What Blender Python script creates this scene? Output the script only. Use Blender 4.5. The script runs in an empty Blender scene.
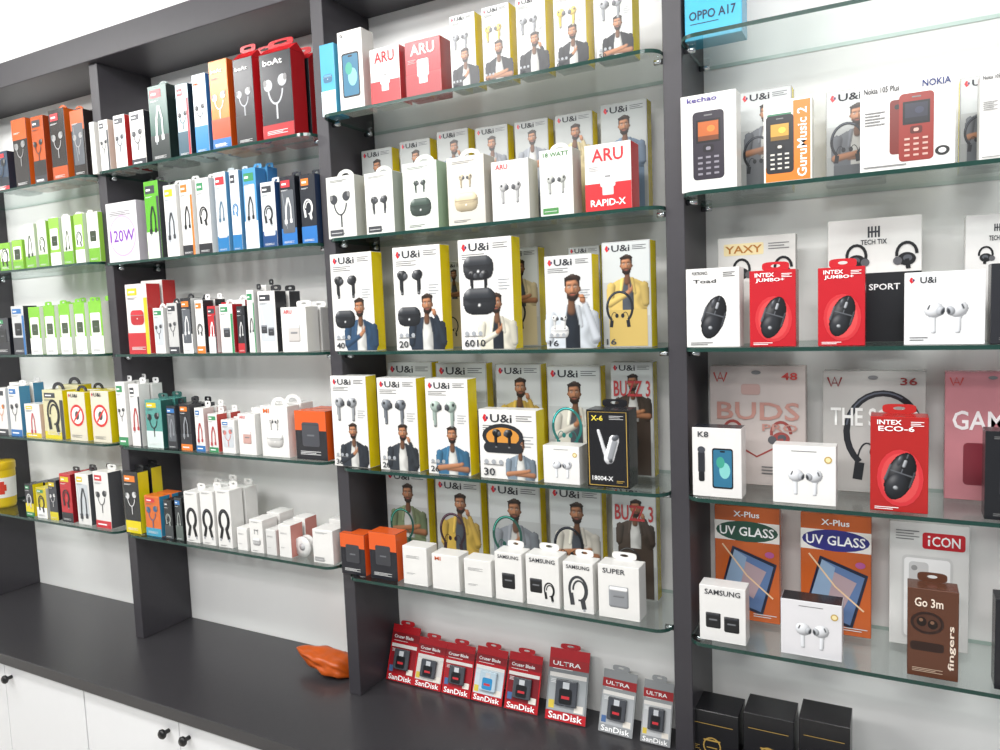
import bpy, bmesh, math, random
import numpy as np
from mathutils import Vector, Matrix
random.seed(4)
S = bpy.context.scene; COL = S.collection
CZ = 1.75
F = 745.0
ax = Vector((1400, 10, -745)).normalized()
dn = Vector((335, 8625, 745)); dn -= ax*dn.dot(ax); dn.normalize()
up = -dn
ay = up.cross(ax)
cam = bpy.data.objects.new('camera', bpy.data.cameras.new('camera')); COL.objects.link(cam)
R = Matrix(((ax.x, -ax.y, -ax.z, 0), (ay.x, -ay.y, -ay.z, 0), (up.x, -up.y, -up.z, CZ), (0, 0, 0, 1)))
cam.matrix_world = R
cam.data.sensor_width = 36; cam.data.lens = F/1000*36; cam.data.clip_start = .02
S.camera = cam
S.view_settings.view_transform = 'Standard'

def px(X, Y, Z):
    c = Vector((X*ax.x+Y*ay.x+Z*up.x, X*ax.y+Y*ay.y+Z*up.y, X*ax.z+Y*ay.z+Z*up.z))
    return 500+F*c.x/c.z, 375+F*c.y/c.z
def xat(u, Y, Z):
    k = (u-500)/F
    return -(Y*(ay.x-k*ay.z)+Z*(up.x-k*up.z))/(ax.x-k*ax.z)
def zat(v, X, Y):
    k = (v-375)/F
    return -(X*(ax.y-k*ax.z)+Y*(ay.y-k*ay.z))/(up.y-k*up.z)

# ---------------------------------------------------------------- materials
def lin(h):
    h = h.lstrip('#'); o = []
    for i in (0, 2, 4):
        c = int(h[i:i+2], 16)/255
        o.append(c/12.92 if c <= .04045 else ((c+.055)/1.055)**2.4)
    return (*o, 1)
def shade(h, f):
    h = h.lstrip('#'); return '#'+''.join('%02x' % max(0, min(255, int(int(h[i:i+2], 16)*f))) for i in (0, 2, 4))
MC = {}
def mat(h, rough=.25, metal=0, var=.05, scale=30):
    key = (h, rough, metal, var, scale)
    if key in MC: return MC[key]
    m = bpy.data.materials.new('m'+h.strip('#')); m.use_nodes = True
    nt = m.node_tree; b = nt.nodes['Principled BSDF']
    n = nt.nodes.new('ShaderNodeTexNoise'); n.inputs['Scale'].default_value = scale
    tc = nt.nodes.new('ShaderNodeTexCoord'); nt.links.new(tc.outputs['Object'], n.inputs['Vector'])
    mx = nt.nodes.new('ShaderNodeMix'); mx.data_type = 'RGBA'
    c = lin(h)
    mx.inputs['A'].default_value = c
    mx.inputs['B'].default_value = (c[0]*(1-var*2), c[1]*(1-var*2), c[2]*(1-var*2), 1)
    nt.links.new(n.outputs['Fac'], mx.inputs['Factor'])
    nt.links.new(mx.outputs['Result'], b.inputs['Base Color'])
    b.inputs['Roughness'].default_value = rough; b.inputs['Metallic'].default_value = metal
    MC[key] = m
    return m
def glass_mat():
    m = bpy.data.materials.new('shelf_glass'); m.use_nodes = True; nt = m.node_tree
    nt.nodes.clear()
    o = nt.nodes.new('ShaderNodeOutputMaterial'); t = nt.nodes.new('ShaderNodeBsdfTransparent'); g = nt.nodes.new('ShaderNodeBsdfGlossy')
    t.inputs['Color'].default_value = (.945, .968, .96, 1); g.inputs['Roughness'].default_value = .015
    g.inputs['Color'].default_value = (.74, .78, .77, 1)
    f = nt.nodes.new('ShaderNodeFresnel')
    ge = nt.nodes.new('ShaderNodeNewGeometry'); ma = nt.nodes.new('ShaderNodeMath'); ma.operation = 'MULTIPLY_ADD'
    ma.inputs[1].default_value = -(1.45-1/1.45); ma.inputs[2].default_value = 1.45
    nt.links.new(ge.outputs['Backfacing'], ma.inputs[0]); nt.links.new(ma.outputs[0], f.inputs['IOR'])
    mx = nt.nodes.new('ShaderNodeMixShader')
    nt.links.new(f.outputs[0], mx.inputs[0]); nt.links.new(t.outputs[0], mx.inputs[1]); nt.links.new(g.outputs[0], mx.inputs[2])
    nt.links.new(mx.outputs[0], o.inputs[0])
    return m
GLASS = glass_mat(); GEDGE = mat('#1d3f38', .12)
DARK = mat('#3b393e', .42, 0, .06, 60)
DARKTOP = mat('#39383b', .28, 0, .08, 90)
WALLM = mat('#f8f8f6', .8, 0, .01, 3)
CHROME = mat('#c8ccd0', .2, 1)
def print_mat():
    m = bpy.data.materials.new('photo_print'); m.use_nodes = True; nt = m.node_tree; b = nt.nodes['Principled BSDF']
    a = nt.nodes.new('ShaderNodeAttribute'); a.attribute_name = 'ink'; nt.links.new(a.outputs['Color'], b.inputs['Base Color'])
    b.inputs['Roughness'].default_value = .3
    return m
PRINT = print_mat()

# ---- printed photographs: shaded shapes painted into the vertex colours of a flat grid
IMG = {}
def paint(key, W, H, n, prims):
    if key in IMG: return IMG[key]
    cs = W/n; nx = n+1; ny = int(H/cs)+1
    X, Y = np.meshgrid(np.arange(nx)*cs, np.arange(ny)*cs)
    C = np.zeros((ny, nx, 3)); A = np.zeros((ny, nx))
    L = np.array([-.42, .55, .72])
    for p in prims:
        k = p[0]
        if k == 'c':
            _, x0, y0, x1, y1, r0, r1, hx, gl = p
            dx, dy = x1-x0, y1-y0; q = np.clip(((X-x0)*dx+(Y-y0)*dy)/(dx*dx+dy*dy+1e-9), 0, 1)
            r = r0+(r1-r0)*q; ox, oy = (X-x0-q*dx)/r, (Y-y0-q*dy)/r; t = np.hypot(ox, oy); rr = r
        elif k == 'e':
            _, cx, cy, rx, ry, ro, hx, gl = p
            a = math.radians(ro); u = ((X-cx)*math.cos(a)+(Y-cy)*math.sin(a))/rx; v = (-(X-cx)*math.sin(a)+(Y-cy)*math.cos(a))/ry
            t = np.hypot(u, v); ox = u*math.cos(a)-v*math.sin(a); oy = u*math.sin(a)+v*math.cos(a); rr = min(rx, ry)
        elif k == 'r':
            _, cx, cy, hw, hh, rd, ro, hx, gl = p
            a = math.radians(ro); u = (X-cx)*math.cos(a)+(Y-cy)*math.sin(a); v = -(X-cx)*math.sin(a)+(Y-cy)*math.cos(a)
            qx = np.maximum(np.abs(u)-hw+rd, 0); qy = np.maximum(np.abs(v)-hh+rd, 0); t = np.hypot(qx, qy)/rd
            ox = np.sign(u)*qx/rd*.8; oy = np.sign(v)*qy/rd*.8; rr = rd
        else:
            _, pts, hx, gl = p
            ins = np.zeros(X.shape, bool); m = len(pts)
            for i in range(m):
                (xa, ya), (xb, yb) = pts[i], pts[(i+1) % m]
                if ya == yb: continue
                ins ^= ((ya > Y) != (yb > Y)) & (X < (xb-xa)*(Y-ya)/(yb-ya)+xa)
            xs = [q[0] for q in pts]; mid = (min(xs)+max(xs))/2; hw = (max(xs)-min(xs))/2
            ox = np.clip((X-mid)/hw, -.95, .95)*.8+.16*np.sin(34*X+11*Y+2.5*np.sin(13*Y)); oy = .12*np.sin(21*Y-9*X); t = np.where(ins, 0, 2.); rr = 1
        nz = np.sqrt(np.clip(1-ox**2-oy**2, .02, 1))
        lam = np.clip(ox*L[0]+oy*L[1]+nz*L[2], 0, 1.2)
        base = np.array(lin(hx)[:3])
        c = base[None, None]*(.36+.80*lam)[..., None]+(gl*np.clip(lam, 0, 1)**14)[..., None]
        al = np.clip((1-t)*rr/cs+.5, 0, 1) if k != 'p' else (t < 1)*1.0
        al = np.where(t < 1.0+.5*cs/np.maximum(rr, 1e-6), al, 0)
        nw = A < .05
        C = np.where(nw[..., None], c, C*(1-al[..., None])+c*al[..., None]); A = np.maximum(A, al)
    keep = A > .35; idx = -np.ones(keep.shape, int); idx[keep] = np.arange(keep.sum())
    vs = [(float(x), 0, float(y)) for x, y in zip(X[keep], Y[keep])]
    fs = []
    for j in range(ny-1):
        for i in range(nx-1):
            q = (idx[j, i], idx[j, i+1], idx[j+1, i+1], idx[j+1, i])
            if min(q) >= 0: fs.append(tuple(int(a) for a in q))
            elif sum(a >= 0 for a in q) == 3: fs.append(tuple(int(a) for a in q if a >= 0))
    me = bpy.data.meshes.new('print'); me.from_pydata(vs, [], fs)
    at = me.color_attributes.new('ink', 'FLOAT_COLOR', 'POINT')
    cc = np.ones((len(vs), 4)); cc[:, :3] = np.clip(C[keep], 0, 1); at.data.foreach_set('color', cc.astype('f').ravel())
    me.materials.append(PRINT); me.update()
    IMG[key] = me
    return me

# ---------------------------------------------------------------- helpers
def link(name, me, parent=None, mats=()):
    o = bpy.data.objects.new(name, me); COL.objects.link(o)
    for m in mats: me.materials.append(m)
    if parent: o.parent = parent
    return o
def tag(o, label, cat, group=None, kind=None):
    o['label'] = label; o['category'] = cat
    if group: o['group'] = group
    if kind: o['kind'] = kind
    return o
def empty(name, loc, rz=0):
    o = bpy.data.objects.new(name, None); COL.objects.link(o)
    o.empty_display_size = .03
    o.location = loc; o.rotation_euler = (0, 0, rz)
    return o
def boxmesh(name, x0, x1, y0, y1, z0, z1, mats, parent=None, bev=.0008, seg=1, idx=None):
    bm = bmesh.new(); bmesh.ops.create_cube(bm, size=1)
    for v in bm.verts:
        v.co = Vector((x0+(v.co.x+.5)*(x1-x0), y0+(v.co.y+.5)*(y1-y0), z0+(v.co.z+.5)*(z1-z0)))
    if idx:
        for f in bm.faces:
            n = f.normal
            f.material_index = idx[0] if n.y < -.5 else idx[1] if n.x > .5 else idx[2] if n.x < -.5 else idx[3] if abs(n.z) > .5 else idx[4]
    if bev: bmesh.ops.bevel(bm, geom=bm.edges[:], offset=bev, segments=seg, affect='EDGES', profile=.5)
    me = bpy.data.meshes.new(name); bm.to_mesh(me); bm.free()
    return link(name, me, parent, mats)
def pmesh(name, verts, faces, mats, parent=None, smooth=False):
    me = bpy.data.meshes.new(name); me.from_pydata(verts, [], faces); me.update()
    bm = bmesh.new(); bm.from_mesh(me); bmesh.ops.recalc_face_normals(bm, faces=bm.faces); bm.to_mesh(me); bm.free()
    if smooth:
        for p in me.polygons: p.use_smooth = True
    return link(name, me, parent, mats)
def lathe(name, prof, mats, parent=None, n=28, mi=None, smooth=True):
    vs = []; fs = []
    for r, z in prof:
        for k in range(n):
            a = 2*math.pi*k/n; vs.append((r*math.cos(a), r*math.sin(a), z))
    for i in range(len(prof)-1):
        for k in range(n):
            fs.append((i*n+k, i*n+(k+1) % n, (i+1)*n+(k+1) % n, (i+1)*n+k))
    return pmesh(name, vs, fs, mats, parent, smooth)
TC = {}
def textmesh(s, h):
    if (s, h) in TC: return TC[(s, h)]
    cu = bpy.data.curves.new('t', 'FONT'); cu.body = s; cu.resolution_u = 2; cu.offset = .016
    o = bpy.data.objects.new('t', cu); COL.objects.link(o)
    bpy.context.view_layer.update()
    dg = bpy.context.evaluated_depsgraph_get()
    me = bpy.data.meshes.new_from_object(o.evaluated_get(dg))
    bpy.data.objects.remove(o); bpy.data.curves.remove(cu)
    xs = [v.co.x for v in me.vertices]; ys = [v.co.y for v in me.vertices]
    x0, x1, y0, y1 = min(xs), max(xs), min(ys), max(ys)
    for v in me.vertices:
        v.co = Vector(((v.co.x-x0)/(x1-x0), 0, (v.co.y-y0)/max(1e-6, (y1-y0))))
    me.materials.clear(); me.materials.append(mat(h, .5, 0, 0))
    me.name = 'lettering'
    TC[(s, h)] = me
    return me
# ---- decal elements, all in units of the face width w; origin = lower left corner of the face
def ell(cx, cy, rx, ry, c, n=20): return ('p', [(cx+rx*math.cos(2*math.pi*k/n), cy+ry*math.sin(2*math.pi*k/n)) for k in range(n)], c)
def rect(x0, y0, x1, y1, c): return ('p', [(x0, y0), (x1, y0), (x1, y1), (x0, y1)], c)
def rrect(x0, y0, x1, y1, r, c):
    pts = []
    for (cx, cy, a0) in ((x1-r, y0+r, -90), (x1-r, y1-r, 0), (x0+r, y1-r, 90), (x0+r, y0+r, 180)):
        for k in range(5):
            a = math.radians(a0+k*22.5); pts.append((cx+r*math.cos(a), cy+r*math.sin(a)))
    return ('p', pts, c)
def line(pts, w, c): return ('l', pts, w, c)
def T(s, x0, y0, x1, y1, c, rot=0): return ('t', s, x0, y0, x1, y1, c, rot)
def arc(cx, cy, rx, ry, a0, a1, n=16): return [(cx+rx*math.cos(math.radians(a0+(a1-a0)*k/n)), cy+ry*math.sin(math.radians(a0+(a1-a0)*k/n))) for k in range(n+1)]
def decal(name, els, w, root, lay=0, xoff=None):
    vs = []; fs = []; mi = []; mats = []; ml = {}
    ox = -w/2 if xoff is None else xoff
    def M(c):
        if c not in ml: ml[c] = len(mats); mats.append(mat(c, .3, 0, 0))
        return ml[c]
    k = 0; texts = []; imgs = []
    for e in els:
        y = -.0004-(lay+k)*.00007
        if e[0] == 'p':
            b = len(vs); vs += [(ox+p[0]*w, y, p[1]*w) for p in e[1]]
            fs.append(tuple(range(b, len(vs)))); mi.append(M(e[2])); k += 1
        elif e[0] == 'l':
            pts = [Vector(p) for p in e[1]]; hw = e[2]/2; b = len(vs)
            for i, p in enumerate(pts):
                d = (pts[min(i+1, len(pts)-1)]-pts[max(i-1, 0)])
                if d.length < 1e-9: d = Vector((1, 0))
                d.normalize(); n = Vector((-d.y, d.x))
                for q in (p-n*hw, p+n*hw): vs.append((ox+q.x*w, y, q.y*w))
            for i in range(len(pts)-1):
                fs.append((b+2*i, b+2*i+2, b+2*i+3, b+2*i+1)); mi.append(M(e[3]))
            k += 1
        elif e[0] == 'i': imgs.append((e, y)); k += 1
        else: texts.append((e, y))
    if vs:
        me = bpy.data.meshes.new(name); me.from_pydata(vs, [], fs)
        for p, m_ in zip(me.polygons, mi): p.material_index = m_
        link(name, me, root, mats)
    for e, y in imgs:
        o = bpy.data.objects.new(name, e[1]); COL.objects.link(o); o.parent = root
        o.location = (ox+e[2]*w, y, e[3]*w); o.scale = (e[4]*w, 1, e[4]*w)
    for e, y in texts:
        _, s, x0, y0, x1, y1, c, rot = e
        o = bpy.data.objects.new(name if not vs else 'lettering', textmesh(s, c)); COL.objects.link(o); o.parent = root
        y -= .0004
        if rot == 0:
            o.location = (ox+x0*w, y, y0*w); o.scale = ((x1-x0)*w, 1, (y1-y0)*w)
        elif rot == 90:
            o.location = (ox+x1*w, y, y0*w); o.rotation_euler = (0, -math.pi/2, 0); o.scale = ((y1-y0)*w, 1, (x1-x0)*w)
# ---- printed pictures
def man(cx, y, s, shirt='#35608c', tee='#cfcfcb', skin='#b07a58', hair='#241a15', pose=0):
    o = .46; q = lambda pts: [(a+o, b) for a, b in pts]
    P = [('p', q([(-.36, 0), (.36, 0), (.40, .2), (.38, .38), (.31, .49), (.15, .565), (-.15, .565), (-.30, .49), (-.38, .38), (-.40, .2)]), shirt, 0),
         ('p', q([(-.10, 0), (.12, 0), (.11, .3), (.07, .57), (-.07, .57), (-.10, .3)]), tee, 0)]
    if shirt != tee:
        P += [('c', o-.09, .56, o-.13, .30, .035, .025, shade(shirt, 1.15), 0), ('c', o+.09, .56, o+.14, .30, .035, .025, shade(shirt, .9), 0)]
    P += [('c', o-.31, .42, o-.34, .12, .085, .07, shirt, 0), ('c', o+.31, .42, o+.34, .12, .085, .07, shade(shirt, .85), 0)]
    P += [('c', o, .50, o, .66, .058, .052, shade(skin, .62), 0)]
    if pose == 0: P += [('c', o-.33, .12, o-.02, .28, .065, .045, shirt, 0), ('c', o+.0, .30, o+.07, .37, .042, .034, skin, .02), ('c', o+.03, .36, o+.03, .45, .014, .012, skin, 0), ('c', o+.07, .37, o+.09, .44, .014, .012, skin, 0)]
    elif pose == 1: P += [('c', o+.33, .12, o-.12, .12, .06, .045, shade(skin, .9), .02), ('c', o-.33, .12, o+.14, .20, .06, .045, skin, .02), ('e', o+.20, .22, .06, .04, 20, skin, .02)]
    elif pose == 2: P += [('c', o+.35, .14, o+.20, .58, .062, .045, shade(shirt, .95), 0), ('e', o+.16, .66, .045, .07, 20, skin, .02)]
    hx = .02 if pose == 2 else -.015 if pose == 0 else 0
    h = o+hx
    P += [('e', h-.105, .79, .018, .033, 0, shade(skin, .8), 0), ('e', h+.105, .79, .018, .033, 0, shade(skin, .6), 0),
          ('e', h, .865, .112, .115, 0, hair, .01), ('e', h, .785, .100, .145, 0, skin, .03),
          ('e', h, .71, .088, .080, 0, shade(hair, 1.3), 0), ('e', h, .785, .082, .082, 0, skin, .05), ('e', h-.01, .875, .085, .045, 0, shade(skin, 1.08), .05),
          ('c', h-.036, .739, h+.036, .739, .010, .010, shade(hair, 1.4), 0), ('c', h-.022, .718, h+.022, .718, .009, .009, '#9a5246', 0),
          ('c', h, .83, h, .772, .011, .018, shade(skin, 1.12), .06), ('c', h+.018, .81, h+.022, .77, .007, .009, shade(skin, .65), 0),
          ('c', h-.065, .846, h-.025, .852, .008, .007, hair, 0), ('c', h+.025, .852, h+.068, .846, .007, .008, hair, 0),
          ('e', h-.045, .820, .018, .010, 0, '#e8ddd0', 0), ('e', h+.045, .820, .018, .010, 0, '#d8ccbf', 0), ('e', h-.043, .820, .008, .009, 0, '#0c0908', 0), ('e', h+.045, .820, .008, .009, 0, '#0c0908', 0),
          ('e', h-.02, .945, .100, .040, 10, hair, .03), ('e', h+.035, .955, .085, .038, -14, shade(hair, 1.5), .04), ('c', h-.102, .92, h-.098, .84, .014, .008, hair, 0), ('c', h+.102, .92, h+.098, .84, .014, .008, hair, 0)]
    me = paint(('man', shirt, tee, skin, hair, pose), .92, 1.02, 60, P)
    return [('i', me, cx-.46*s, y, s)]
def pbuds(cx, cy, s, c='#22252a', gap=.2):
    P = []
    for sg, x in ((-1, .4-gap), (1, .4+gap)):
        P += [('c', x, .34, x-sg*.01, .06, .052, .045, shade(c, .9), .25), ('e', x-sg*.03, .42, .13, .115, 15*sg, c, .35), ('e', x-sg*.115, .40, .06, .07, 20*sg, '#4a4c50', .1), ('e', x+sg*.03, .45, .03, .035, 0, '#0e0f11', .1), ('e', x-sg*.008, .05, .03, .018, 0, '#8a8c8f', .4)]
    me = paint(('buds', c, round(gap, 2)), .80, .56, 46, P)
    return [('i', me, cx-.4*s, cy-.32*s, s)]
def pcase(cx, cy, s, c='#26282c'):
    P = [('r', .3, .22, .27, .19, .15, 0, c, .3), ('r', .3, .30, .24, .10, .10, 0, shade(c, 1.25), .3), ('c', .05, .25, .55, .25, .007, .007, shade(c, .5), 0), ('e', .3, .16, .02, .02, 0, '#f0f0f0', 0)]
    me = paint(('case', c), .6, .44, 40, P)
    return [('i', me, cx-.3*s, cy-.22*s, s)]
def pmouse(cx, cy, s, c='#1d1e22'):
    a = 18; sa, ca = math.sin(math.radians(a)), math.cos(math.radians(a)); ox, oy = .32, .46
    def q(u, v): return (ox+u*ca+v*sa, oy-u*sa+v*ca)
    e = lambda u, v, rx, ry, col, gl: ('e', *q(u, v), rx, ry, -a, col, gl)
    ln = lambda u0, v0, u1, v1, r, col, gl: ('c', *q(u0, v0), *q(u1, v1), r, r, col, gl)
    P = [e(0, 0, .205, .40, '#0b0b0d', 0), e(-.005, .0, .185, .385, c, .10), e(0, -.16, .15, .21, '#2b2d32', .10),
         ln(-.16, .05, .16, .05, .009, '#6a6d73', 0), ln(0, .06, 0, .37, .008, '#6a6d73', 0), ln(-.185, -.12, -.18, .12, .022, '#55585e', .1), ln(.185, -.12, .18, .12, .018, '#3a3c41', .1),
         ln(0, .16, 0, .27, .034, '#050506', 0), ln(0, .175, 0, .255, .024, '#a0a3a8', .3), e(0, -.20, .035, .03, '#a5a8ac', .2), e(-.08, .24, .035, .09, '#4a4c52', .2)]
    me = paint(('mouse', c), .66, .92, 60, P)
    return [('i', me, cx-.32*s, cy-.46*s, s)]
def pheadset():
    P = [('c', .18, .95, .40, .22, .045, .06, '#d8d9dc', .3), ('r', .50, .52, .13, .36, .12, -17, '#e6e7ea', .3), ('r', .52, .50, .07, .26, .06, -17, '#8f9297', .3), ('e', .60, .80, .10, .07, 30, '#55585e', .2), ('e', .47, .24, .05, .05, 0, '#3a3c40', .2)]
    return paint(('headset',), .8, 1.05, 50, P)
def pcube(cx, cy, s, c='#141518'):
    P = [('r', .25, .27, .22, .24, .05, 0, c, .25), ('r', .25, .44, .20, .04, .03, 0, shade(c, 2.2), .3), ('c', .15, .28, .35, .28, .022, .022, '#77797e', .3)]
    me = paint(('cube', c), .5, .54, 30, P)
    return [('i', me, cx-.25*s, cy-.27*s, s)]
def neck(cx, cy, s, c='#22252a'):
    a = arc(cx, cy, .30*s, .36*s, -50, 230, 22)
    e = [line(a, .055*s, c), line(arc(cx, cy, .305*s, .365*s, 60, 170, 10), .014*s, shade(c, 2.4))]
    for sg in (-1, 1):
        x = cx+sg*.19*s; y = cy-.28*s
        e += [line([(x, y), (x+sg*.02*s, y-.16*s)], .08*s, c), line(arc(x-sg*.06*s, y-.02*s, .08*s, .20*s, 0 if sg > 0 else 180, 140 if sg > 0 else 40, 10), .014*s, c),
              ell(x-sg*.12*s, y+.10*s, .04*s, .05*s, c)]
    return e
def bud(x, cy, sg, s, c):
    return [rrect(x-.045*s, cy-.28*s, x+.045*s, cy+.05*s, .04*s, shade(c, .85)), ell(x-sg*.03*s, cy+.08*s, .12*s, .11*s, c), ell(x-sg*.01*s, cy+.11*s, .06*s, .045*s, shade(c, 1.18)), ell(x-sg*.09*s, cy+.08*s, .05*s, .06*s, '#6b6e72')]
def buds(cx, cy, s, c='#22252a', gap=.2):
    return bud(cx-gap*s, cy, -1, s, c)+bud(cx+gap*s, cy, 1, s, c)
def case(cx, cy, s, c='#26282c', led='#e8e8e8'):
    return [rrect(cx-.27*s, cy-.2*s, cx+.27*s, cy+.2*s, .12*s, c), rrect(cx-.22*s, cy+.09*s, cx+.22*s, cy+.16*s, .03*s, shade(c, 1.5)), line([(cx-.27*s, cy+.06*s), (cx+.27*s, cy+.06*s)], .012*s, '#9a9a9a'), ell(cx, cy-.03*s, .02*s, .02*s, led, 8)]
def keypad(cx, cy, s, body='#1c1e24', scr='#4aa0d8', key='#e8e4da'):
    e = [rrect(cx-.23*s, cy-.5*s, cx+.23*s, cy+.5*s, .06*s, body), rect(cx-.18*s, cy+.04*s, cx+.18*s, cy+.38*s, '#0c0d10'), rect(cx-.15*s, cy+.07*s, cx+.15*s, cy+.35*s, scr), rect(cx-.15*s, cy+.07*s, cx+.15*s, cy+.14*s, shade(scr, .6)), ell(cx+.04*s, cy+.24*s, .06*s, .05*s, shade(scr, 1.35)), line([(cx-.06*s, cy+.44*s), (cx+.06*s, cy+.44*s)], .02*s, '#777777'),
         rrect(cx-.08*s, cy-.10*s, cx+.08*s, cy+.01*s, .03*s, shade(body, .6)), rrect(cx-.035*s, cy-.07*s, cx+.035*s, cy-.02*s, .02*s, key)]
    for r in range(4):
        for q in range(3): e.append(rect(cx+(-.155+q*.12)*s, cy+(-.43+r*.08)*s, cx+(-.085+q*.12)*s, cy+(-.40+r*.08)*s, key))
    return e
def smart(cx, cy, s, c='#15171c', scr='#2f6d8c'):
    return [rrect(cx-.25*s, cy-.5*s, cx+.25*s, cy+.5*s, .06*s, c), rrect(cx-.22*s, cy-.46*s, cx+.22*s, cy+.46*s, .04*s, scr), ell(cx+.05*s, cy-.05*s, .13*s, .2*s, '#7fc4c0'), ell(cx-.05*s, cy+.15*s, .1*s, .14*s, '#3f9a86'), rrect(cx-.06*s, cy+.40*s, cx+.06*s, cy+.44*s, .015*s, c)]
def cable(cx, cy, s, c='#1b1c20'):
    return [line(arc(cx, cy, .24*s, .34*s, -60, 200, 16), .07*s, c), line(arc(cx+.03*s, cy-.02*s, .17*s, .26*s, -100, 180, 14), .05*s, c),
            line([(cx+.12*s, cy-.28*s), (cx+.16*s, cy-.5*s)], .13*s, c), line([(cx-.2*s, cy-.1*s), (cx-.16*s, cy-.42*s)], .12*s, c), rect(cx+.13*s, cy-.56*s, cx+.19*s, cy-.5*s, '#a0a3a8')]
def cable2(cx, cy, s, c='#1b1c20'):
    return [line([(cx-.14*s, cy-.5*s), (cx-.10*s, cy+.1*s), (cx+.02*s, cy+.5*s)], .09*s, c), line([(cx+.16*s, cy-.45*s), (cx+.16*s, cy+.1*s), (cx+.05*s, cy+.5*s)], .07*s, c), rrect(cx-.22*s, cy-.62*s, cx-.06*s, cy-.42*s, .03*s, c), rrect(cx+.09*s, cy-.58*s, cx+.23*s, cy-.40*s, .03*s, c), rect(cx-.17*s, cy-.70*s, cx-.11*s, cy-.62*s, '#a0a3a8')]
def bold(cx, cy, s, c='#141518'):
    return [line(arc(cx, cy+.12*s, .24*s, .38*s, -70, 250, 20), .15*s, c), line([(cx-.10*s, cy-.20*s), (cx-.22*s, cy-.62*s)], .15*s, c), line([(cx+.10*s, cy-.20*s), (cx+.22*s, cy-.62*s)], .15*s, c), rect(cx-.27*s, cy-.72*s, cx-.19*s, cy-.60*s, '#9a9da2'), rect(cx+.19*s, cy-.72*s, cx+.27*s, cy-.60*s, '#9a9da2'), line(arc(cx, cy+.12*s, .25*s, .39*s, 20, 160, 10), .02*s, '#5a5c62')]
def earph(cx, cy, s, c='#1b1c20'):
    return [line(arc(cx-.02*s, cy+.15*s, .2*s, .34*s, -170, -10, 12), .04*s, c), line([(cx, cy-.18*s), (cx, cy-.5*s)], .045*s, c),
            ell(cx-.22*s, cy+.2*s, .12*s, .12*s, c), ell(cx+.18*s, cy+.26*s, .12*s, .12*s, c), ell(cx-.3*s, cy+.25*s, .05*s, .07*s, '#777777'), ell(cx+.26*s, cy+.31*s, .05*s, .07*s, '#777777')]
def cube(cx, cy, s, c='#17181b'):
    return [rrect(cx-.24*s, cy-.26*s, cx+.24*s, cy+.26*s, .05*s, c), line([(cx-.1*s, cy-.02*s), (cx+.1*s, cy-.02*s)], .035*s, '#6d6f74'), rect(cx-.24*s, cy+.2*s, cx+.24*s, cy+.22*s, '#3a3b40')]
def fine(x0, x1, y, n, c='#777777', st=.035): return [rect(x0, y-i*st, x0+(x1-x0)*(1-.23*(i % 2)), y-i*st+.013, c) for i in range(n)]
def hook1(cx, cy, s, sg, c='#17181b'):
    x = cx+sg*.28*s
    return [line(arc(x, cy+.06*s, .11*s, .14*s, 0 if sg > 0 else -20, 190, 10), .035*s, c), ell(x, cy, .10*s, .08*s, c), ell(x+sg*.01*s, cy+.01*s, .05*s, .04*s, '#55585e'), ell(x-sg*.1*s, cy-.02*s, .05*s, .05*s, '#5a5a5e'), line([(x, cy), (x+sg*.02*s, cy-.12*s)], .05*s, c)]
RED = '#c8202c'
def logo(H, x=.07, w=.38, c='#22252c', hgt=.13):
    y = H-.07-hgt; m = hgt*.5
    return ('brand_lettering', [('p', [(x, y+m), (x+m*.6, y), (x+m*1.3, y+m*.5), (x+m*.8, y+m), (x+m*1.1, y+m*1.7), (x+m*.5, y+m*2)], RED), ell(x+m*1.25, y+m*1.05, m*.32, m*.42, '#5a2a5c', 10)]+[T('U&i', x+.14, y, x+.14+w, H-.07, c)])
def zig(x, y, s, c): return [line([(x, y+s), (x+.35*s, y), (x+.7*s, y+s), (x+1.05*s, y), (x+1.4*s, y+s)], .18*s, c), line([(x+.5*s, y+.35*s), (x+1.0*s, y+.35*s)], .1*s, c)]
def hemb(cx, cy, s, c='#33363c'):
    return [rect(cx-.5*s, cy-.5*s, cx-.34*s, cy+.5*s, c), rect(cx-.22*s, cy-.5*s, cx-.08*s, cy+.5*s, c), rect(cx+.08*s, cy-.5*s, cx+.22*s, cy+.5*s, c), rect(cx+.34*s, cy-.5*s, cx+.5*s, cy+.5*s, c), rect(cx-.5*s, cy-.08*s, cx+.5*s, cy+.08*s, c)]

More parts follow.
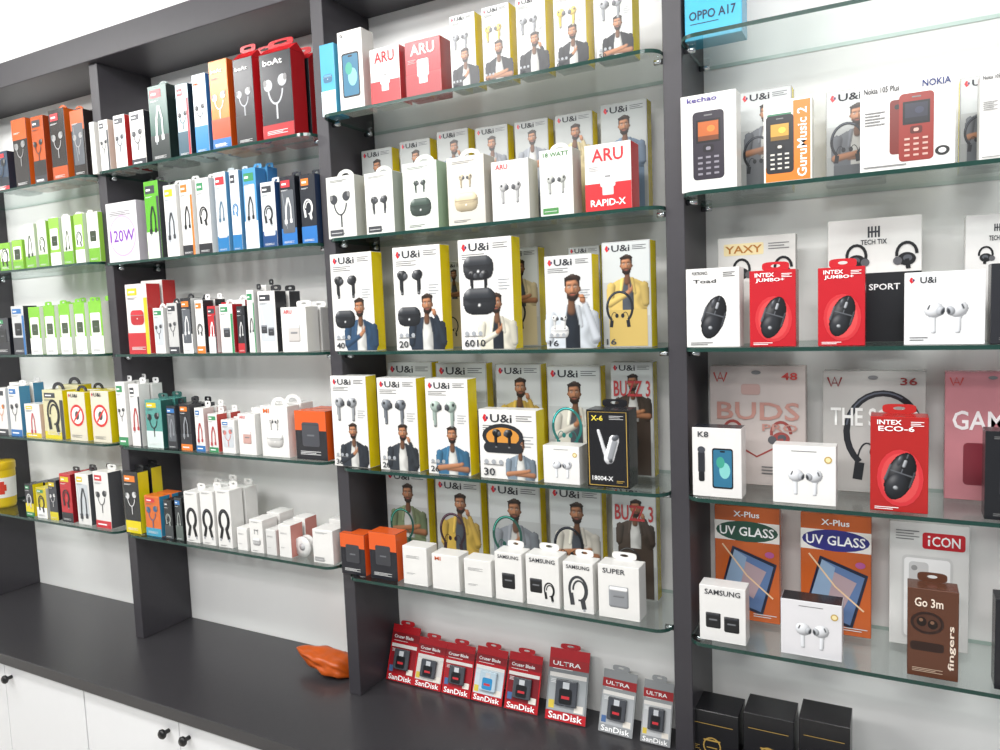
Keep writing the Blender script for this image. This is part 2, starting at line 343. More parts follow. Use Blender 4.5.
# ---- styles: list of (part name, elements)
def s_buds(H, num='60', pic='case', c='#26282c', shirt='#e3e3e0', mx=.70, ms=None, pose=0, **k):
    ms = ms or H*.54
    P = [logo(H), ('fine_print', fine(.07, .5, H-.26, 3)+fine(.66, .93, H-.10, 3)+fine(.74, .95, H*.62, 4, '#9a9da2', .05))]
    P.append(('printed_man', man(mx, .012, ms, shirt, '#20262e' if shirt[1] in 'bcdef' else '#cfcfcb', pose=pose)))
    if pic == 'case': P += [('printed_earbuds', pbuds(.36, H*.68, .85, c, .22)), ('printed_case', pcase(.31, H*.33, .90, c))]
    elif pic == 'buds': P.append(('printed_earbuds', pbuds(.42, H*.66, 1.05, c)))
    elif pic == 'low': P += [('printed_case', pcase(.30, .34, .70, c)), ('printed_earbuds', pbuds(.30, .55, .55, c))]
    elif pic == 'open': P += [('printed_case', [ell(.42, H*.62, .36, .20, c), ell(.42, H*.61, .29, .15, '#c98a3a'), rrect(.08, H*.38, .76, H*.53, .08, c)]), ('printed_earbuds', pbuds(.42, H*.61, .6, '#111111'))]
    elif pic == 'wide': P += [('printed_lid', pcase(.38, H*.74, 1.05, c)), ('printed_earbuds', pbuds(.38, H*.64, .66, '#14151a')), ('printed_case', pcase(.38, H*.44, 1.15, c))]
    P.append(('printed_icons', [ell(.12+i*.13, .27, .04, .04, '#9fa3a8', 10) for i in range(3)]+fine(.07, .42, .22, 1)))
    P.append(('model_lettering', [T(num, .07, .05, .07+.1*len(num), .17, '#2a2d33')]))
    return P
def s_neck(H, num='16', title=None, c='#22252a', shirt='#d9c9a0', pose=1, **k):
    bg = k.get('bg', '#a9acab')
    P = [('printed_backdrop', [rect(.02, .02, .98, H-.02, bg), rect(.02, H*.30, .98, H-.02, shade(bg, 1.08)), rect(.02, H*.62, .98, H-.02, shade(bg, 1.17))])]
    P.append(logo(H))
    P.append(('fine_print', fine(.64, .92, H-.1, 3, '#5a5d60')))
    s = min(1.10, (H-.30)/1.0); y = max(.03, H-.26-1.0*s); mxx = min(.58, .97-.40*s); mxx = max(mxx, .40*s+.03)
    if y > .06: P.append(('printed_shirt', [rect(mxx-.36*s, .03, mxx+.36*s, y+.01, shade(shirt, .92))]))
    P.append(('printed_man', man(mxx, y, s, shirt, '#c8c8c4' if shirt[1] not in 'cdef' else '#4a5058', pose=pose)))
    P.append(('printed_neckband', neck(.36, min(H*.46, .80), .88, c)))
    P.append(('model_lettering', [T(num, .07, .06, .28, .18, '#3a3d43')]))
    if title: P.append(('title_lettering', [T(title, .08, H*.70, .94, H*.84, '#b03a3c')]))
    return P
def s_aru(H, bot='#cf2a30', t2='RAPID-X', ac=RED, **k):
    P = [('printed_band', [rect(.0, .0, 1, H*.42, bot)]), ('brand_lettering', [T('ARU', .16, H*.74, .84, H*.93, ac)])]
    P.append(('printed_adapter', [rrect(.34, H*.36, .66, H*.66, .04, '#f6f6f6'), rrect(.38, H*.24, .62, H*.40, .02, '#d8d8d8'), rect(.44, H*.5, .56, H*.53, '#8a8a8a')]+fine(.08, .3, H*.66, 3, '#aaaaaa')))
    if t2: P.append(('title_lettering', [T(t2, .12, H*.08, .88, H*.18, '#ffffff')]))
    return P
def s_phone(H, body='#1c1e24', scr='#4aa0d8', brand='Kechaoda', strip=None, st='', frame=None, brandc='#22252c', **k):
    P = []
    if frame: P.append(('printed_panel', [rect(.62, .04, .97, H-.05, frame), rect(.04, .04, .62, H*.2, frame), rect(.08, H*.66, .58, H*.84, '#3a7a5a')]))
    if strip: P.append(('title_lettering', [T(st, .70, .10, .9, H*.88, '#ffffff', 90)]))
    cx = .5 if not strip else .34
    P.append(('printed_phone', keypad(cx, H*.47, H*.70, body, scr, k.get('key', '#d9d5cb'))))
    if brand: P.append(('brand_lettering', [T(brand, .12, H-.14, .12+.09*len(brand), H-.05, brandc)]))
    return P
def s_nokia(H, body='#8c2a20', **k):
    return [('printed_phone_back', [rrect(.32, H*.18, .52, H*.78, .04, shade(body, .8)), ell(.40, H*.70, .03, .03, '#222222')]), ('printed_phone', keypad(.60, H*.46, H*.74, body, '#2a2c3a', '#d0a89c')),
            ('printed_badge', [ell(.87, H*.17, .075, .055, '#222222'), ell(.87, H*.17, .04, .03, '#e0e0e0')]),
            ('model_lettering', [T('Nokia 105 Plus', .04, H-.13, .42, H-.06, '#22252c')]), ('brand_lettering', [T('NOKIA', .66, H-.13, .95, H-.05, '#1b2f70')]), ('fine_print', fine(.05, .27, H*.66, 5)+fine(.04, .5, .06, 1))]
def s_mouse(H, brand='INTEX', sub='ECO-6', c='#1d1e22', tc='#ffffff', small=0, **k):
    z = .7 if small else 1
    P = []
    if not small: P.append(('printed_glow', [ell(.52, H*.36, .40, H*.30, '#c93238'), ell(.52, H*.36, .33, H*.26, '#d2494a')]))
    P += [('printed_mouse', pmouse(.52, H*.38, min(H*.70, 1.22), c)), ('brand_lettering', [T(brand, .12, H-.06-.09*z, .12+.42*z, H-.06, tc)]), ('model_lettering', [T(sub, .14, H-.28, .14+.62*z, H-.28+.10*z, tc)])]
    P.append(('fine_print', fine(.08, .5, .08, 2, tc)+fine(.7, .92, H-.1, 3, tc)))
    return P
def busy(H, rnd, dark):
    rg = random.Random(rnd); acc = rg.choice(['#c8323a', '#2f6fae', '#3a3c42', '#e07a28', '#3a8a5a', '#d8c020', '#3a3c42']); ink = '#e8e8e8' if dark else '#55585e'
    P = [('brand_block', [rect(.10, H*.84, rg.uniform(.5, .9), H*.94, acc), rect(.16, H*.875, .45, H*.90, '#f4f4f4')])]
    q = rg.randrange(3)
    if q == 0: P.append(('window', [rrect(.10, H*.18, .90, H*.80, .08, '#5a5e64' if dark else '#c3c8cc'), line([(.18, H*.76), (.40, H*.24)], .035, '#8a8f95' if dark else '#dfe3e6')]))
    elif q == 1: P.append(('side_stripe', [rect(.84, 0, 1, H*.80, acc)]))
    else: P.append(('foot_band', [rect(0, 0, 1, H*.13, acc), rect(.12, H*.05, .7, H*.075, '#f4f4f4')]))
    P.append(('fine_print', fine(.10, .55, H*.80, 2, ink)))
    return P, rg
def s_white(H, pic='buds', tint='#3a3c40', word=None, wc='#3a3c40', badge=None, rnd=None, **k):
    P = []
    if rnd is not None:
        P, rg = busy(H, rnd, False)
        if pic == 'cable': pic = rg.choice(['cable', 'cable2', 'cable2', 'earph', 'cube'])
    if pic == 'buds': P.append(('printed_earbuds', pbuds(.5, H*.50, 1.0, tint)))
    elif pic == 'cube': P.append(('printed_adapter', pcube(.5, H*.42, 1.1, tint)))
    elif pic == 'cubes': P.append(('printed_adapter', pcube(.3, H*.38, .75, tint))); P.append(('printed_adapter', pcube(.7, H*.34, .75, tint)))
    elif pic == 'cubecable': P.append(('printed_adapter', pcube(.3, H*.40, .85, tint))); P.append(('printed_cable', cable(.70, H*.34, .6, tint)))
    elif pic == 'cable': P.append(('printed_cable', cable(.5, H*.46, 1.2, tint)))
    elif pic == 'cable2': P.append(('printed_cable', cable2(.5, H*.45, min(1.35, H*.55), tint)))
    elif pic == 'bold': P.append(('printed_cable', bold(.5, H*.42, min(1.3, H*.52), tint)))
    elif pic == 'case': P.append(('printed_case', pcase(.5, H*.34, 1.15, tint))); P.append(('printed_earbuds', pbuds(.5, H*.66, .6, tint)))
    elif pic == 'smart': P.append(('printed_phone', smart(.5, H*.45, H*.55)))
    elif pic == 'mic': P.append(('printed_phone', smart(.62, H*.42, H*.58))); P.append(('printed_microphone', [rrect(.12, H*.34, .26, H*.66, .05, '#2a2c32'), rrect(.13, H*.22, .25, H*.36, .04, '#1a1b1f'), ell(.19, H*.68, .08, .07, '#44474e')]))
    elif pic == 'earph': P.append(('printed_earphones', earph(.5, H*.5, 1.1, tint)))
    if word: P.append(('brand_lettering', [T(word, .12, H-.2, min(.9, .12+.11*len(word)), H-.08, wc)]))
    elif rnd is None: P.append(('fine_print', fine(.15, .75, H-.12, 2)+fine(.15, .6, .12, 2)))
    if badge: P.append(('printed_badge', [rrect(.08, .07, .55, .24, .02, badge), rect(.12, .14, .5, .155, '#e0e0e0')]))
    return P
def s_airpods(H, **k):
    out = []
    for sg, x in ((-1, .36), (1, .68)):
        c = '#e2e4e8'
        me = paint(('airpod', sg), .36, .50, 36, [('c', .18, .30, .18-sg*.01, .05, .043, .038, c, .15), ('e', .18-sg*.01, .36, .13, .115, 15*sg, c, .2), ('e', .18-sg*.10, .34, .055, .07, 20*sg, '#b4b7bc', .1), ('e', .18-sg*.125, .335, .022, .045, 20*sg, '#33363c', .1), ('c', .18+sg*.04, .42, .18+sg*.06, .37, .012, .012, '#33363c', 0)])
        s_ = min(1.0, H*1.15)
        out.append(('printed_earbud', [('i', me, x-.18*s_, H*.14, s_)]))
    return ([logo(H, .06, .20, hgt=.09)] if k.get('ui', 1) else [('fine_print', fine(.3, .7, H-.1, 1))])+out+([('printed_seal', [ell(.88, H*.78, .06, .06, '#b89a4a'), ell(.88, H*.78, .04, .04, '#e8d9a8')])] if not k.get('ui', 1) else [('fine_print', fine(.07, .3, .1, 2))])
def s_color(H, band='#1f6fb5', pic='cable', tint='#1b1c20', word=None, wc='#ffffff', by=.0, bh=.35, rnd=None, **k):
    P = [('printed_band', [rect(0, H*by, 1, H*(by+bh), band)])]
    if rnd is not None:
        f = lin(k.get('fcol', '#e6e5e2')); P2, rg = busy(H, rnd, sum(f[:3]) < .6)
        P += P2[:1] if word is None and by < .5 else []
        if rg.random() < .6: P += P2[1:2]
        P += P2[2:]
        if pic == 'cable' and rg.random() < .5: pic = 'cable2'
    if k.get('panel'): P.append(('printed_panel', [rrect(.12, H*.34, .88, H*.78, .08, k['panel'])]))
    g = {'cable': cable, 'cable2': cable2, 'earph': earph, 'cube': cube, 'case': case, 'buds': buds}[pic]
    P.append(('printed_product', g(.5, H*.52, 1.15, tint)))
    if word: P.append(('brand_lettering', [T(word, .12, H*.86, min(.9, .14+.15*len(word)), H*.86+.14, wc)]))
    P.append(('fine_print', fine(.15, .8, .2, 3, '#e8e8e8' if band not in ('#f2f2f0', '#e8e8e6') else '#888888')))
    return P
def s_ring(H, c='#d02a2a', word='NECK', **k):
    return [('printed_ring', [ell(.5, H*.52, .4, .4, c), ell(.5, H*.52, .31, .31, '#f2efe8'), ell(.5, H*.52, .12, .16, '#444444'), line([(.3, H*.52-.22), (.7, H*.52+.22)], .07, c)]), logo(H), ('fine_print', fine(.12, .7, .2, 3))]
def s_big(H, title='BUDS', tc='#b9897f', pic='hook', sub=None, c='#c2403c', num=None, **k):
    P = []
    if pic == 'hook':
        P.append(('printed_cord', [line([(.22, H*.36), (.5, H*.24), (.78, H*.36)], .02, '#9a4a46')]))
        P += [('printed_earphone', hook1(.5, H*.40, .9, -1, '#9a4a46')), ('printed_earphone', hook1(.5, H*.40, .9, 1, '#9a4a46')), ('printed_panel', [rrect(.34, H*.76, .54, H*.85, .03, '#b89a94')])]
    if pic == 'neck': P.append(('printed_neckband', neck(.60, H*.50, 1.2, '#26282d')))
    if pic == 'none': P.append(('printed_panel', [rrect(.2, H*.12, .8, H*.45, .05, '#7d2f3a')]))
    P.append(('title_lettering', [T(title, .08, H*.55, .94, H*.70, tc)]))
    P.append(('fine_print', fine(.55, .9, .2, 3, '#6a6a6a')))
    P.append(('printed_mark', zig(.05, H-.17, .10, c))); P.append(('hang_slot', [ell(.5, H-.07, .05, .022, '#77777a')]))
    if num: P.append(('model_lettering', [T(num, .76, H-.15, .92, H-.07, c)]))
    if sub: P.append(('subtitle_lettering', [T(sub, .56, H*.46, .92, H*.52, tc)]))
    return P
def s_uv(H, tc='#1d4f9e', **k):
    return [('printed_panel', [rect(.0, H*.70, 1, H*.87, '#f0ece6'), ell(.5, H*.785, .48, .17, tc)]), ('title_lettering', [T('UV GLASS', .08, H*.745, .92, H*.825, '#ffffff')]),
            ('brand_lettering', [T('X-Plus', .30, H*.91, .70, H*.96, '#ffffff')]),
            ('printed_screen', [('p', [(.05, H*.17), (.74, H*.06), (.96, H*.52), (.28, H*.65)], '#20263c'), ('p', [(.09, H*.19), (.71, H*.09), (.91, H*.50), (.31, H*.62)], '#5f7aa6'), ('p', [(.3, H*.3), (.6, H*.2), (.8, H*.45), (.42, H*.54)], '#b09aa0'), ('p', [(.09, H*.19), (.34, H*.15), (.5, H*.56), (.31, H*.62)], '#8fa8c4'), line([(.12, H*.66), (.5, H*.40), (.9, H*.22)], .025, '#e8c8a0'), ell(.2, H*.13, .08, .05, '#3a6ab0'), ell(.85, H*.60, .07, .05, '#b85a98')]),
            ('fine_print', fine(.6, .95, .12, 2, '#dddddd'))]
def s_icon(H, **k):
    w_ = '#ffffff'
    return [('brand_lettering', [rrect(.42, H*.80, .95, H*.93, .04, '#c8202c'), rect(.49, H*.825, .515, H*.875, w_), ell(.5025, H*.898, .018, .018, w_, 10), T('CON', .54, H*.825, .89, H*.905, w_)]), ('printed_phone', [rrect(.16, H*.06, .80, H*.74, .07, '#cfcfce'), rrect(.19, H*.08, .77, H*.72, .05, '#f4f4f4'), rrect(.25, H*.52, .50, H*.69, .05, '#d0d0d0'), ell(.32, H*.64, .04, .04, '#9a9a9a'), ell(.42, H*.58, .04, .04, '#9a9a9a')]), ('fine_print', fine(.08, .38, H*.93, 4, '#777777', .04))]
def s_fingers(H, **k):
    return [('printed_earbuds', [rrect(.06, H*.30, .72, H*.40, .06, '#2a1712'), ell(.39, H*.62, .33, .26, '#2a1712'), ell(.39, H*.62, .27, .2, '#4a2c20'), ell(.28, H*.63, .1, .11, '#1a0e0a'), ell(.50, H*.61, .1, .11, '#1a0e0a'), ell(.27, H*.65, .04, .04, '#7a5a46'), ell(.49, H*.63, .04, .04, '#7a5a46')]), ('brand_lettering', [T('fingers', .80, H*.12, .95, H*.62, '#e8d8c8', 90)]), ('model_lettering', [T('Go 3m', .14, H*.80, .7, H*.90, '#e8d8c8')]), ('fine_print', fine(.1, .7, .2, 3, '#c8b09a'))]
def s_gold(H, **k):
    g = '#b0904a'
    return [('printed_emblem', [line(arc(.5, H*.50, .25, .24, 200, 340, 12), .02, g), line(arc(.5, H*.52, .16, .17, 0, 360, 20), .025, g), line([(.34, H*.60), (.66, H*.60)], .03, g), line([(.40, H*.5), (.60, H*.5)], .02, g)]), ('fine_print', fine(.08, .26, H*.5, 3, g)+fine(.74, .92, H*.5, 3, g)+fine(.1, .9, .06, 1, g)+fine(.1, .9, H*.82, 1, g))]
def s_head(H, **k):
    g = '#b99a4a'
    return [('printed_border', [line([(.05, .05), (.95, .05), (.95, H-.05), (.05, H-.05), (.05, .05)], .018, g)]), ('printed_headset', [('i', pheadset(), .12, H*.22, min(.95, H*.58))]), ('brand_lettering', [T('X-6', .12, H*.86, .40, H*.93, '#e8d24a')]), ('title_lettering', [T('18004-X', .12, H*.09, .62, H*.15, '#e6e6e6')]), ('fine_print', fine(.55, .88, H*.92, 3, '#bbbbbb')+fine(.7, .88, .16, 2, g))]
def s_ear(H, **k):
    if k.get('emb'):
        P = [('printed_emblem', hemb(.5, H*.89, .13)), ('brand_lettering', [T(k['word'], .36, H*.79, .64, H*.83, '#33363c')])]
    else: P = [('brand_lettering', [rrect(.08, H*.83, .60, H*.94, .02, k.get('bc', '#e8d8a8')), T(k.get('word', 'YAXY'), .1, H*.85, .58, H*.92, k.get('wc', '#b0701c'))]), ('fine_print', fine(.66, .92, H*.92, 3))]
    if k.get('low'): P.append(('printed_band', [rect(0, 0, 1, H*.56, '#1d1e22')])); P.append(('title_lettering', [T('SPORT', .45, H*.42, .78, H*.47, '#e8e8e8')]))
    P += [('printed_earphone', hook1(.58, H*.66, .95, -1)), ('printed_earphone', hook1(.58, H*.66, .95, 1))]
    return P
def s_oppo(H, **k): return [('model_lettering', [T('OPPO A17', .08, .34, .90, .50, '#0b2a44')]), ('fine_print', fine(.1, .6, .27, 1, '#0b2a44'))]
def s_box120(H, **k): return [('printed_ring', [ell(.5, H*.44, .44, .44, '#d9a8e0'), ell(.5, H*.44, .40, .40, '#efe6f2')]), ('title_lettering', [T('120W', .1, H*.34, .9, H*.54, '#7a3ba8')]), ('fine_print', fine(.12, .8, H*.84, 3))]
def s_plain(H, **k): return [('fine_print', fine(.15, .7, H*.75, 3, k.get('fc', '#8a8a8a'))+fine(.15, .5, H*.3, 2, '#a0a0a0'))]+([('brand_lettering', [T(k['word'], .12, H*.8, .88, H*.92, k.get('wc', '#555555'))])] if k.get('word') else [])

# ---------------------------------------------------------------- levels
LV = {0: [.528, .223, -.0913, -.403, -.714], 1: [.517, .2035, -.091, -.4016, -.701], 2: [.483, .198, -.092, -.391, -.683], 3: [.484, .208, -.090, -.388, -.683], 4: [.484, .208, -.090, -.388, -.683]}
ZC = -1.057
def level(bay, row): return ZC if row == 5 else LV[bay][row]
def carton(root, w, h, d, front, side, left, top):
    return boxmesh('carton', -w/2, w/2, 0, d, 0, h, [mat(front), mat(side), mat(left), mat(top)], root, bev=min(.0009, d*.2), idx=(0, 1, 2, 3, 0))
def handle(root, w, h, d, c):
    a = arc(0, 0, w*.30, max(.014, w*.22), 0, 180, 12); b = arc(0, 0, w*.17, max(.008, w*.12), 0, 180, 12)
    vs = []; n = len(a); t = .0012; yc = d*.5
    for (p, q) in zip(a, b):
        for y in (yc-t, yc+t):
            vs.append((p[0], y, h+p[1]-.0002)); vs.append((q[0], y, h+q[1]-.0002))
    fs = []
    for i in range(n-1):
        o = 4*i; o2 = o+4
        fs += [(o, o+1, o2+1, o2), (o+2, o2+2, o2+3, o+3), (o, o2, o2+2, o+2), (o+1, o+3, o2+3, o2+1)]
    fs += [(0, 2, 3, 1), (4*n-4, 4*n-3, 4*n-1, 4*n-2)]
    pmesh('carry_handle', vs, fs, [mat(c)], root)
def gable(root, w, h, d, c):
    # pointed top folded to a ridge, with a pierced carry flap
    g = .022; hw = w/2; ym = d/2; r = .0012
    pmesh('pointed_top', [(-hw, 0, h-.0002), (hw, 0, h-.0002), (hw, d, h-.0002), (-hw, d, h-.0002), (-hw, ym-r, h+g), (hw, ym-r, h+g), (hw, ym+r, h+g), (-hw, ym+r, h+g)],
          [(0, 1, 5, 4), (2, 3, 7, 6), (1, 2, 6, 5), (3, 0, 4, 7), (4, 5, 6, 7), (0, 3, 2, 1)], [mat(c)], root)
    tab(root, w, h+g, d, c, .8, .020, yc=ym, name='carry_handle', sl=.55)
def tab(root, w, h, d, c, tw=.6, th=.018, hole=True, yc=None, name='hang_tab', sl=.35):
    n = 32; out = []; inn = []; hw = w*tw/2; yc = d*.9 if yc is None else yc
    for k in range(n):
        a = 2*math.pi*k/n; cx, cz = math.cos(a), math.sin(a)
        e = 4.0; r = (abs(cx)**e+abs(cz)**e)**(-1/e)
        out.append((cx*r*hw, th/2+cz*r*th/2)); inn.append((cx*hw*sl, th*.55+cz*th*.18))
    vs = []
    for y in (yc-.0006, yc+.0006):
        vs += [(p[0], y, h-.0003+p[1]) for p in out]+[(p[0], y, h-.0003+p[1]) for p in inn]
    fs = []
    for k in range(n):
        j = (k+1) % n
        fs += [(k, j, n+j, n+k), (2*n+k, 3*n+k, 3*n+j, 2*n+j), (k, 2*n+k, 2*n+j, j), (n+k, n+j, 3*n+j, 3*n+k)]
    pmesh(name, vs, fs, [mat(c)], root)
def build(x0, Yf, Z, w, h, name, cat, label, style, group, d, front, side, left, top, han, tb, th, k):
    cx, cy = x0+w*math.cos(th)/2, Yf+w*math.sin(th)/2
    root = empty(name, (cx, cy, Z+CZ), th)
    tag(root, label, cat, group)
    side = side or front
    carton(root, w, h, d, front, side, left or side, top or front)
    if han: handle(root, w, h, d, han)
    if tb: tab(root, w, h, d, tb)
    if k.get('gab'): gable(root, w, h, d, k['gab'])
    lay = 0
    if style:
        for nm, els in style(h/w, **k):
            decal(nm, els, w, root, lay); lay += min(len(els), 8)+1
    return root
def P(bay, row, ul, ur, vt, name, cat, label, style=s_plain, group=None, Y=1.545, d=.045, front='#e6e5e2', side=None, left=None, top=None, han=None, tb=None, yaw=0, twin=0, **k):
    Z = level(bay, row)+.0002
    x0 = xat(ul, Y, Z); th = math.radians(yaw)
    lo, hi = .002, 1.0
    for _ in range(40):
        w = (lo+hi)/2
        if px(x0+w*math.cos(th), Y+w*math.sin(th), Z)[0] < ur: lo = w
        else: hi = w
    cx, cy = x0+w*math.cos(th)/2, Y+w*math.sin(th)/2
    h = zat(vt, cx, cy)-Z
    r = build(x0, Y, Z, w, h, name, cat, label, style, group, d, front, side, left, top, han, tb, th, k)
    yy = Y
    for i in range(twin):
        yy += d+random.uniform(.006, .014)
        if yy+d > 1.752: break
        f = random.uniform(.96, 1.09)
        build(x0+random.uniform(-.002, .003), yy, Z, w, h*f, name, cat, ('twin right behind the ' if i == 0 else 'third copy behind the ')+label, None, group, d, front, side, left, top, han, tb, 0, k)
    return r

# ---------------------------------------------------------------- room
def struct(name, *a):
    o = boxmesh(name, *a, bev=0); o['kind'] = 'structure'; return o
WY = 1.76
struct('wall_back', -4.3, 1.7, WY, WY+.1, 0, 3.0, [WALLM])
struct('wall_left', -4.4, -4.3, -2.2, WY+.1, 0, 3.0, [WALLM])
struct('ceiling', -4.4, 1.7, -2.2, WY+.1, 3.0, 3.1, [mat('#f2f2f0', .9)])
struct('floor', -4.4, 1.7, -2.2, WY+.1, -.1, 0, [mat('#cdc9c1', .3, 0, .08, 5)])
o = boxmesh('header_panel', -4.28, 1.3, 1.543, WY-.001, CZ+.83, CZ+.912, [DARK], None, .002); tag(o, 'long dark grey header board running above all the shelves', 'header panel')
struct('trim_1', -4.3, 1.3, 1.60, WY-.001, CZ+.913, 2.999, [mat('#f1f1ef', .8, 0, .01, 3)])
PC = [(.525, 'at the right end, beyond the right shelves'), (-.4085, 'between keypad phone shelves and yellow sided box shelves'), (-1.3345, 'between yellow sided box shelves and cable box shelves'), (-2.256, 'left of the black and red earphone boxes'), (-3.18, 'at the far left edge of the photo')]
for x, t in PC:
    o = boxmesh('shelf_partition', x-.0198, x+.0198, 1.562, WY-.001, CZ+ZC+.0005, CZ+.8295, [DARK], None, .0012)
    tag(o, 'dark grey upright partition '+t, 'partition', 'upright partitions of the wall shelving')
o = boxmesh('countertop', -4.28, 1.3, 1.295, WY-.001, CZ+ZC-.036, CZ+ZC, [DARKTOP], None, .002, 2); tag(o, 'long dark grey laminate countertop below the glass shelves', 'countertop')
zt = CZ+ZC-.0365
for i in range(-2, 3):
    cxx = -1.7575+.852*i
    r = empty('base_cabinet', (cxx, 1.33, 0)); tag(r, 'white two door base cabinet, '+{-2: 'left end of the counter', -1: 'knob pair at the left photo edge', 0: 'knob pair nearest the bottom centre left', 1: 'under the middle shelves', 2: 'under the keypad phone shelves'}[i], 'cabinet', 'white base cabinets under the counter')
    boxmesh('body', -.424, .424, .0, WY-1.331, .08, zt, [mat('#e4e5e6', .5)], r, .001)
    boxmesh('plinth', -.424, .424, .05, .07, .0, .0798, [DARK], r, 0)
    for sg in (-1, 1):
        a, b = (-.423, -.0015) if sg < 0 else (.0015, .423)
        dd = boxmesh('door', a, b, -.019, -.0005, .085, zt-.012, [mat('#e9eaec', .35, 0, .01)], r, .0015, 2)
        kn = lathe('knob', [(.0001, .0), (.006, 0), (.006, .012), (.013, .018), (.014, .024), (.010, .029), (.0001, .030)], [mat('#101012', .35)], dd, 20)
        kn.rotation_euler = (math.pi/2, 0, 0); kn.location = (sg*.042, -.0195, zt-.045)
# ---------------------------------------------------------------- glass shelves
ROWN = ['top', 'second', 'third', 'fourth', 'lowest']
BX = {0: (-.3880, .5045), 1: (-1.3140, -.4290), 2: (-2.2355, -1.3550), 3: (-3.1595, -2.2765), 4: (-4.2, -3.2005)}
BN = {0: 'right bay with keypad phones', 1: 'middle bay of yellow sided boxes', 2: 'cable box bay left of middle', 3: 'far left bay of green boxes', 4: 'last bay at the left end'}
GBACK = mat('#b4c9c1', .2)
for b, (xa, xb) in BX.items():
    for r_ in range(5):
        z = CZ+level(b, r_); t = .008; rc = .035; y0 = 1.525; y1 = WY-.002
        root = empty('glass_shelf', ((xa+xb)/2, y0, z-t)); hw = (xb-xa)/2
        tag(root, f'{ROWN[r_]} clear green edged glass shelf, {BN[b]}', 'glass shelf', 'clear glass shelves on the wall')
        loop = [(-hw, y1-y0)]
        for q in range(7):
            a = math.pi+q*math.pi/12; loop.append((-hw+rc+rc*math.cos(a), rc+rc*math.sin(a)))
        for q in range(7):
            a = 1.5*math.pi+q*math.pi/12; loop.append((hw-rc+rc*math.cos(a), rc+rc*math.sin(a)))
        loop.append((hw, y1-y0)); n = len(loop)
        vs = [(p[0], p[1], 0) for p in loop]+[(p[0], p[1], t) for p in loop]
        me = bpy.data.meshes.new('glass_pane'); me.from_pydata(vs, [], [tuple(range(n))[::-1], tuple(range(n, 2*n))]+[(k, (k+1) % n, n+(k+1) % n, n+k) for k in range(n)])
        me.materials.append(GLASS); me.materials.append(GEDGE); me.materials.append(GBACK)
        for p_ in me.polygons: p_.material_index = 0 if len(p_.vertices) > 4 else 2 if p_.normal.y > .9 else 1
        link('glass_pane', me, root)
        for sx in (-1, 1):
            for yy in (.055, .19):
                k = lathe('bracket', [(.0001, 0), (.006, 0), (.006, .022), (.0001, .022)], [CHROME], root, 14)
                k.rotation_euler = (0, -sx*math.pi/2, 0); k.location = (sx*(hw+.0001), yy, -.0063)

YE = '#e0cc12'
# ---------------------------------------------------------------- RIGHT BAY
P(0, 0, 685, 742, -60, 'phone_box', 'box', 'light blue smartphone box at the top edge of the photo, right bay', s_oppo, None, Y=1.57, d=.06, front='#3fb0d4', side='#2a9cc4')
g = 'keypad phone boxes on the second shelf'
P(0, 1, 682, 737, 93, 'phone_box', 'box', 'white box showing a black keypad phone, left end of its shelf', s_phone, g, d=.05, front='#e8e7e4', left='#7d1f24', body='#2a2430', scr='#b8602a', brand='kechao', brandc='#4a3a8c', key='#8a8690')
P(0, 1, 764, 812, 99, 'phone_box', 'box', 'white and orange keypad phone box with vertical orange title', s_phone, g, d=.045, front='#ecebe6', body='#14161c', scr='#c8963a', brand='', strip=1, st='GuruMusic 2', frame='#dd7a1e')
P(0, 1, 860, 955, 78, 'phone_box', 'box', 'wide white box with a dark red keypad phone', s_nokia, g, d=.05, front='#ebeae7')
P(0, 1, 979, 1046, 68, 'phone_box', 'box', 'white keypad phone box cut by the right edge of the photo', s_nokia, g, d=.05, front='#e8e7e4', body='#2a4a70')
g = 'neckband boxes standing behind the keypad phones'
for (a, b, v, t) in ((740, 792, 89, 'between the black and orange keypad phones'), (826, 886, 88, 'left of the dark red keypad phone'), (959, 1016, 74, 'right of the dark red keypad phone')):
    P(0, 1, a, b, v, 'neckband_box', 'box', 'grey neckband box at the back, '+t, s_neck, g, Y=1.66, front='#b9bab8', side=YE, shirt='#6c7076')
g = 'boxes on the third shelf of the right bay'
P(0, 2, 687, 740, 268, 'mouse_box', 'box', 'white box with a black wireless mouse picture', s_mouse, g, d=.05, front='#e8e7e5', left='#d8d8d8', brand='PORTRONICS', sub='Toad', tc='#333333', small=1)
P(0, 2, 750, 796, 270, 'mouse_box', 'box', 'red box with black mouse, directly right of the white mouse box', s_mouse, g, d=.05, front='#bf1f2a', side='#9a1820', tb='#c4242e', sub='JUMBO+')
P(0, 2, 818, 865, 267, 'mouse_box', 'box', 'red box with black mouse, left of the white earbuds box', s_mouse, g, d=.05, front='#bf1f2a', side='#9a1820', tb='#c4242e', sub='JUMBO+')
P(0, 2, 904, 985, 271, 'earbuds_box', 'box', 'wide white box showing two white stem earbuds with red logo', s_airpods, g, d=.045, front='#e9eaeb', left='#c9c9c9')
P(0, 2, 990, 1050, 262, 'charger_box', 'box', 'dark box cut by the right edge on the third shelf', s_white, g, d=.05, front='#2a2b30', tint='#888888', pic='cube')
g = 'earphone boxes at the back of the third shelf'
P(0, 2, 719, 796, 236, 'earphone_box', 'box', 'pale earphone box behind the white and red mouse boxes', s_ear, g, Y=1.66, d=.03, front='#dddcd8', side='#8f8f8c')
P(0, 2, 828, 921, 218, 'earphone_box', 'box', 'white and black ear hook earphone box behind the red mouse box', s_ear, g, Y=1.67, d=.03, front='#e5e4e1', word='TECH TIX', emb=1, low=1)
P(0, 2, 964, 1030, 213, 'earphone_box', 'box', 'white box with a small black emblem at the back right', s_ear, g, Y=1.66, d=.04, front='#e2e1df', word='TECH TIX', emb=1)
g = 'boxes at the front of the fourth shelf, right bay'
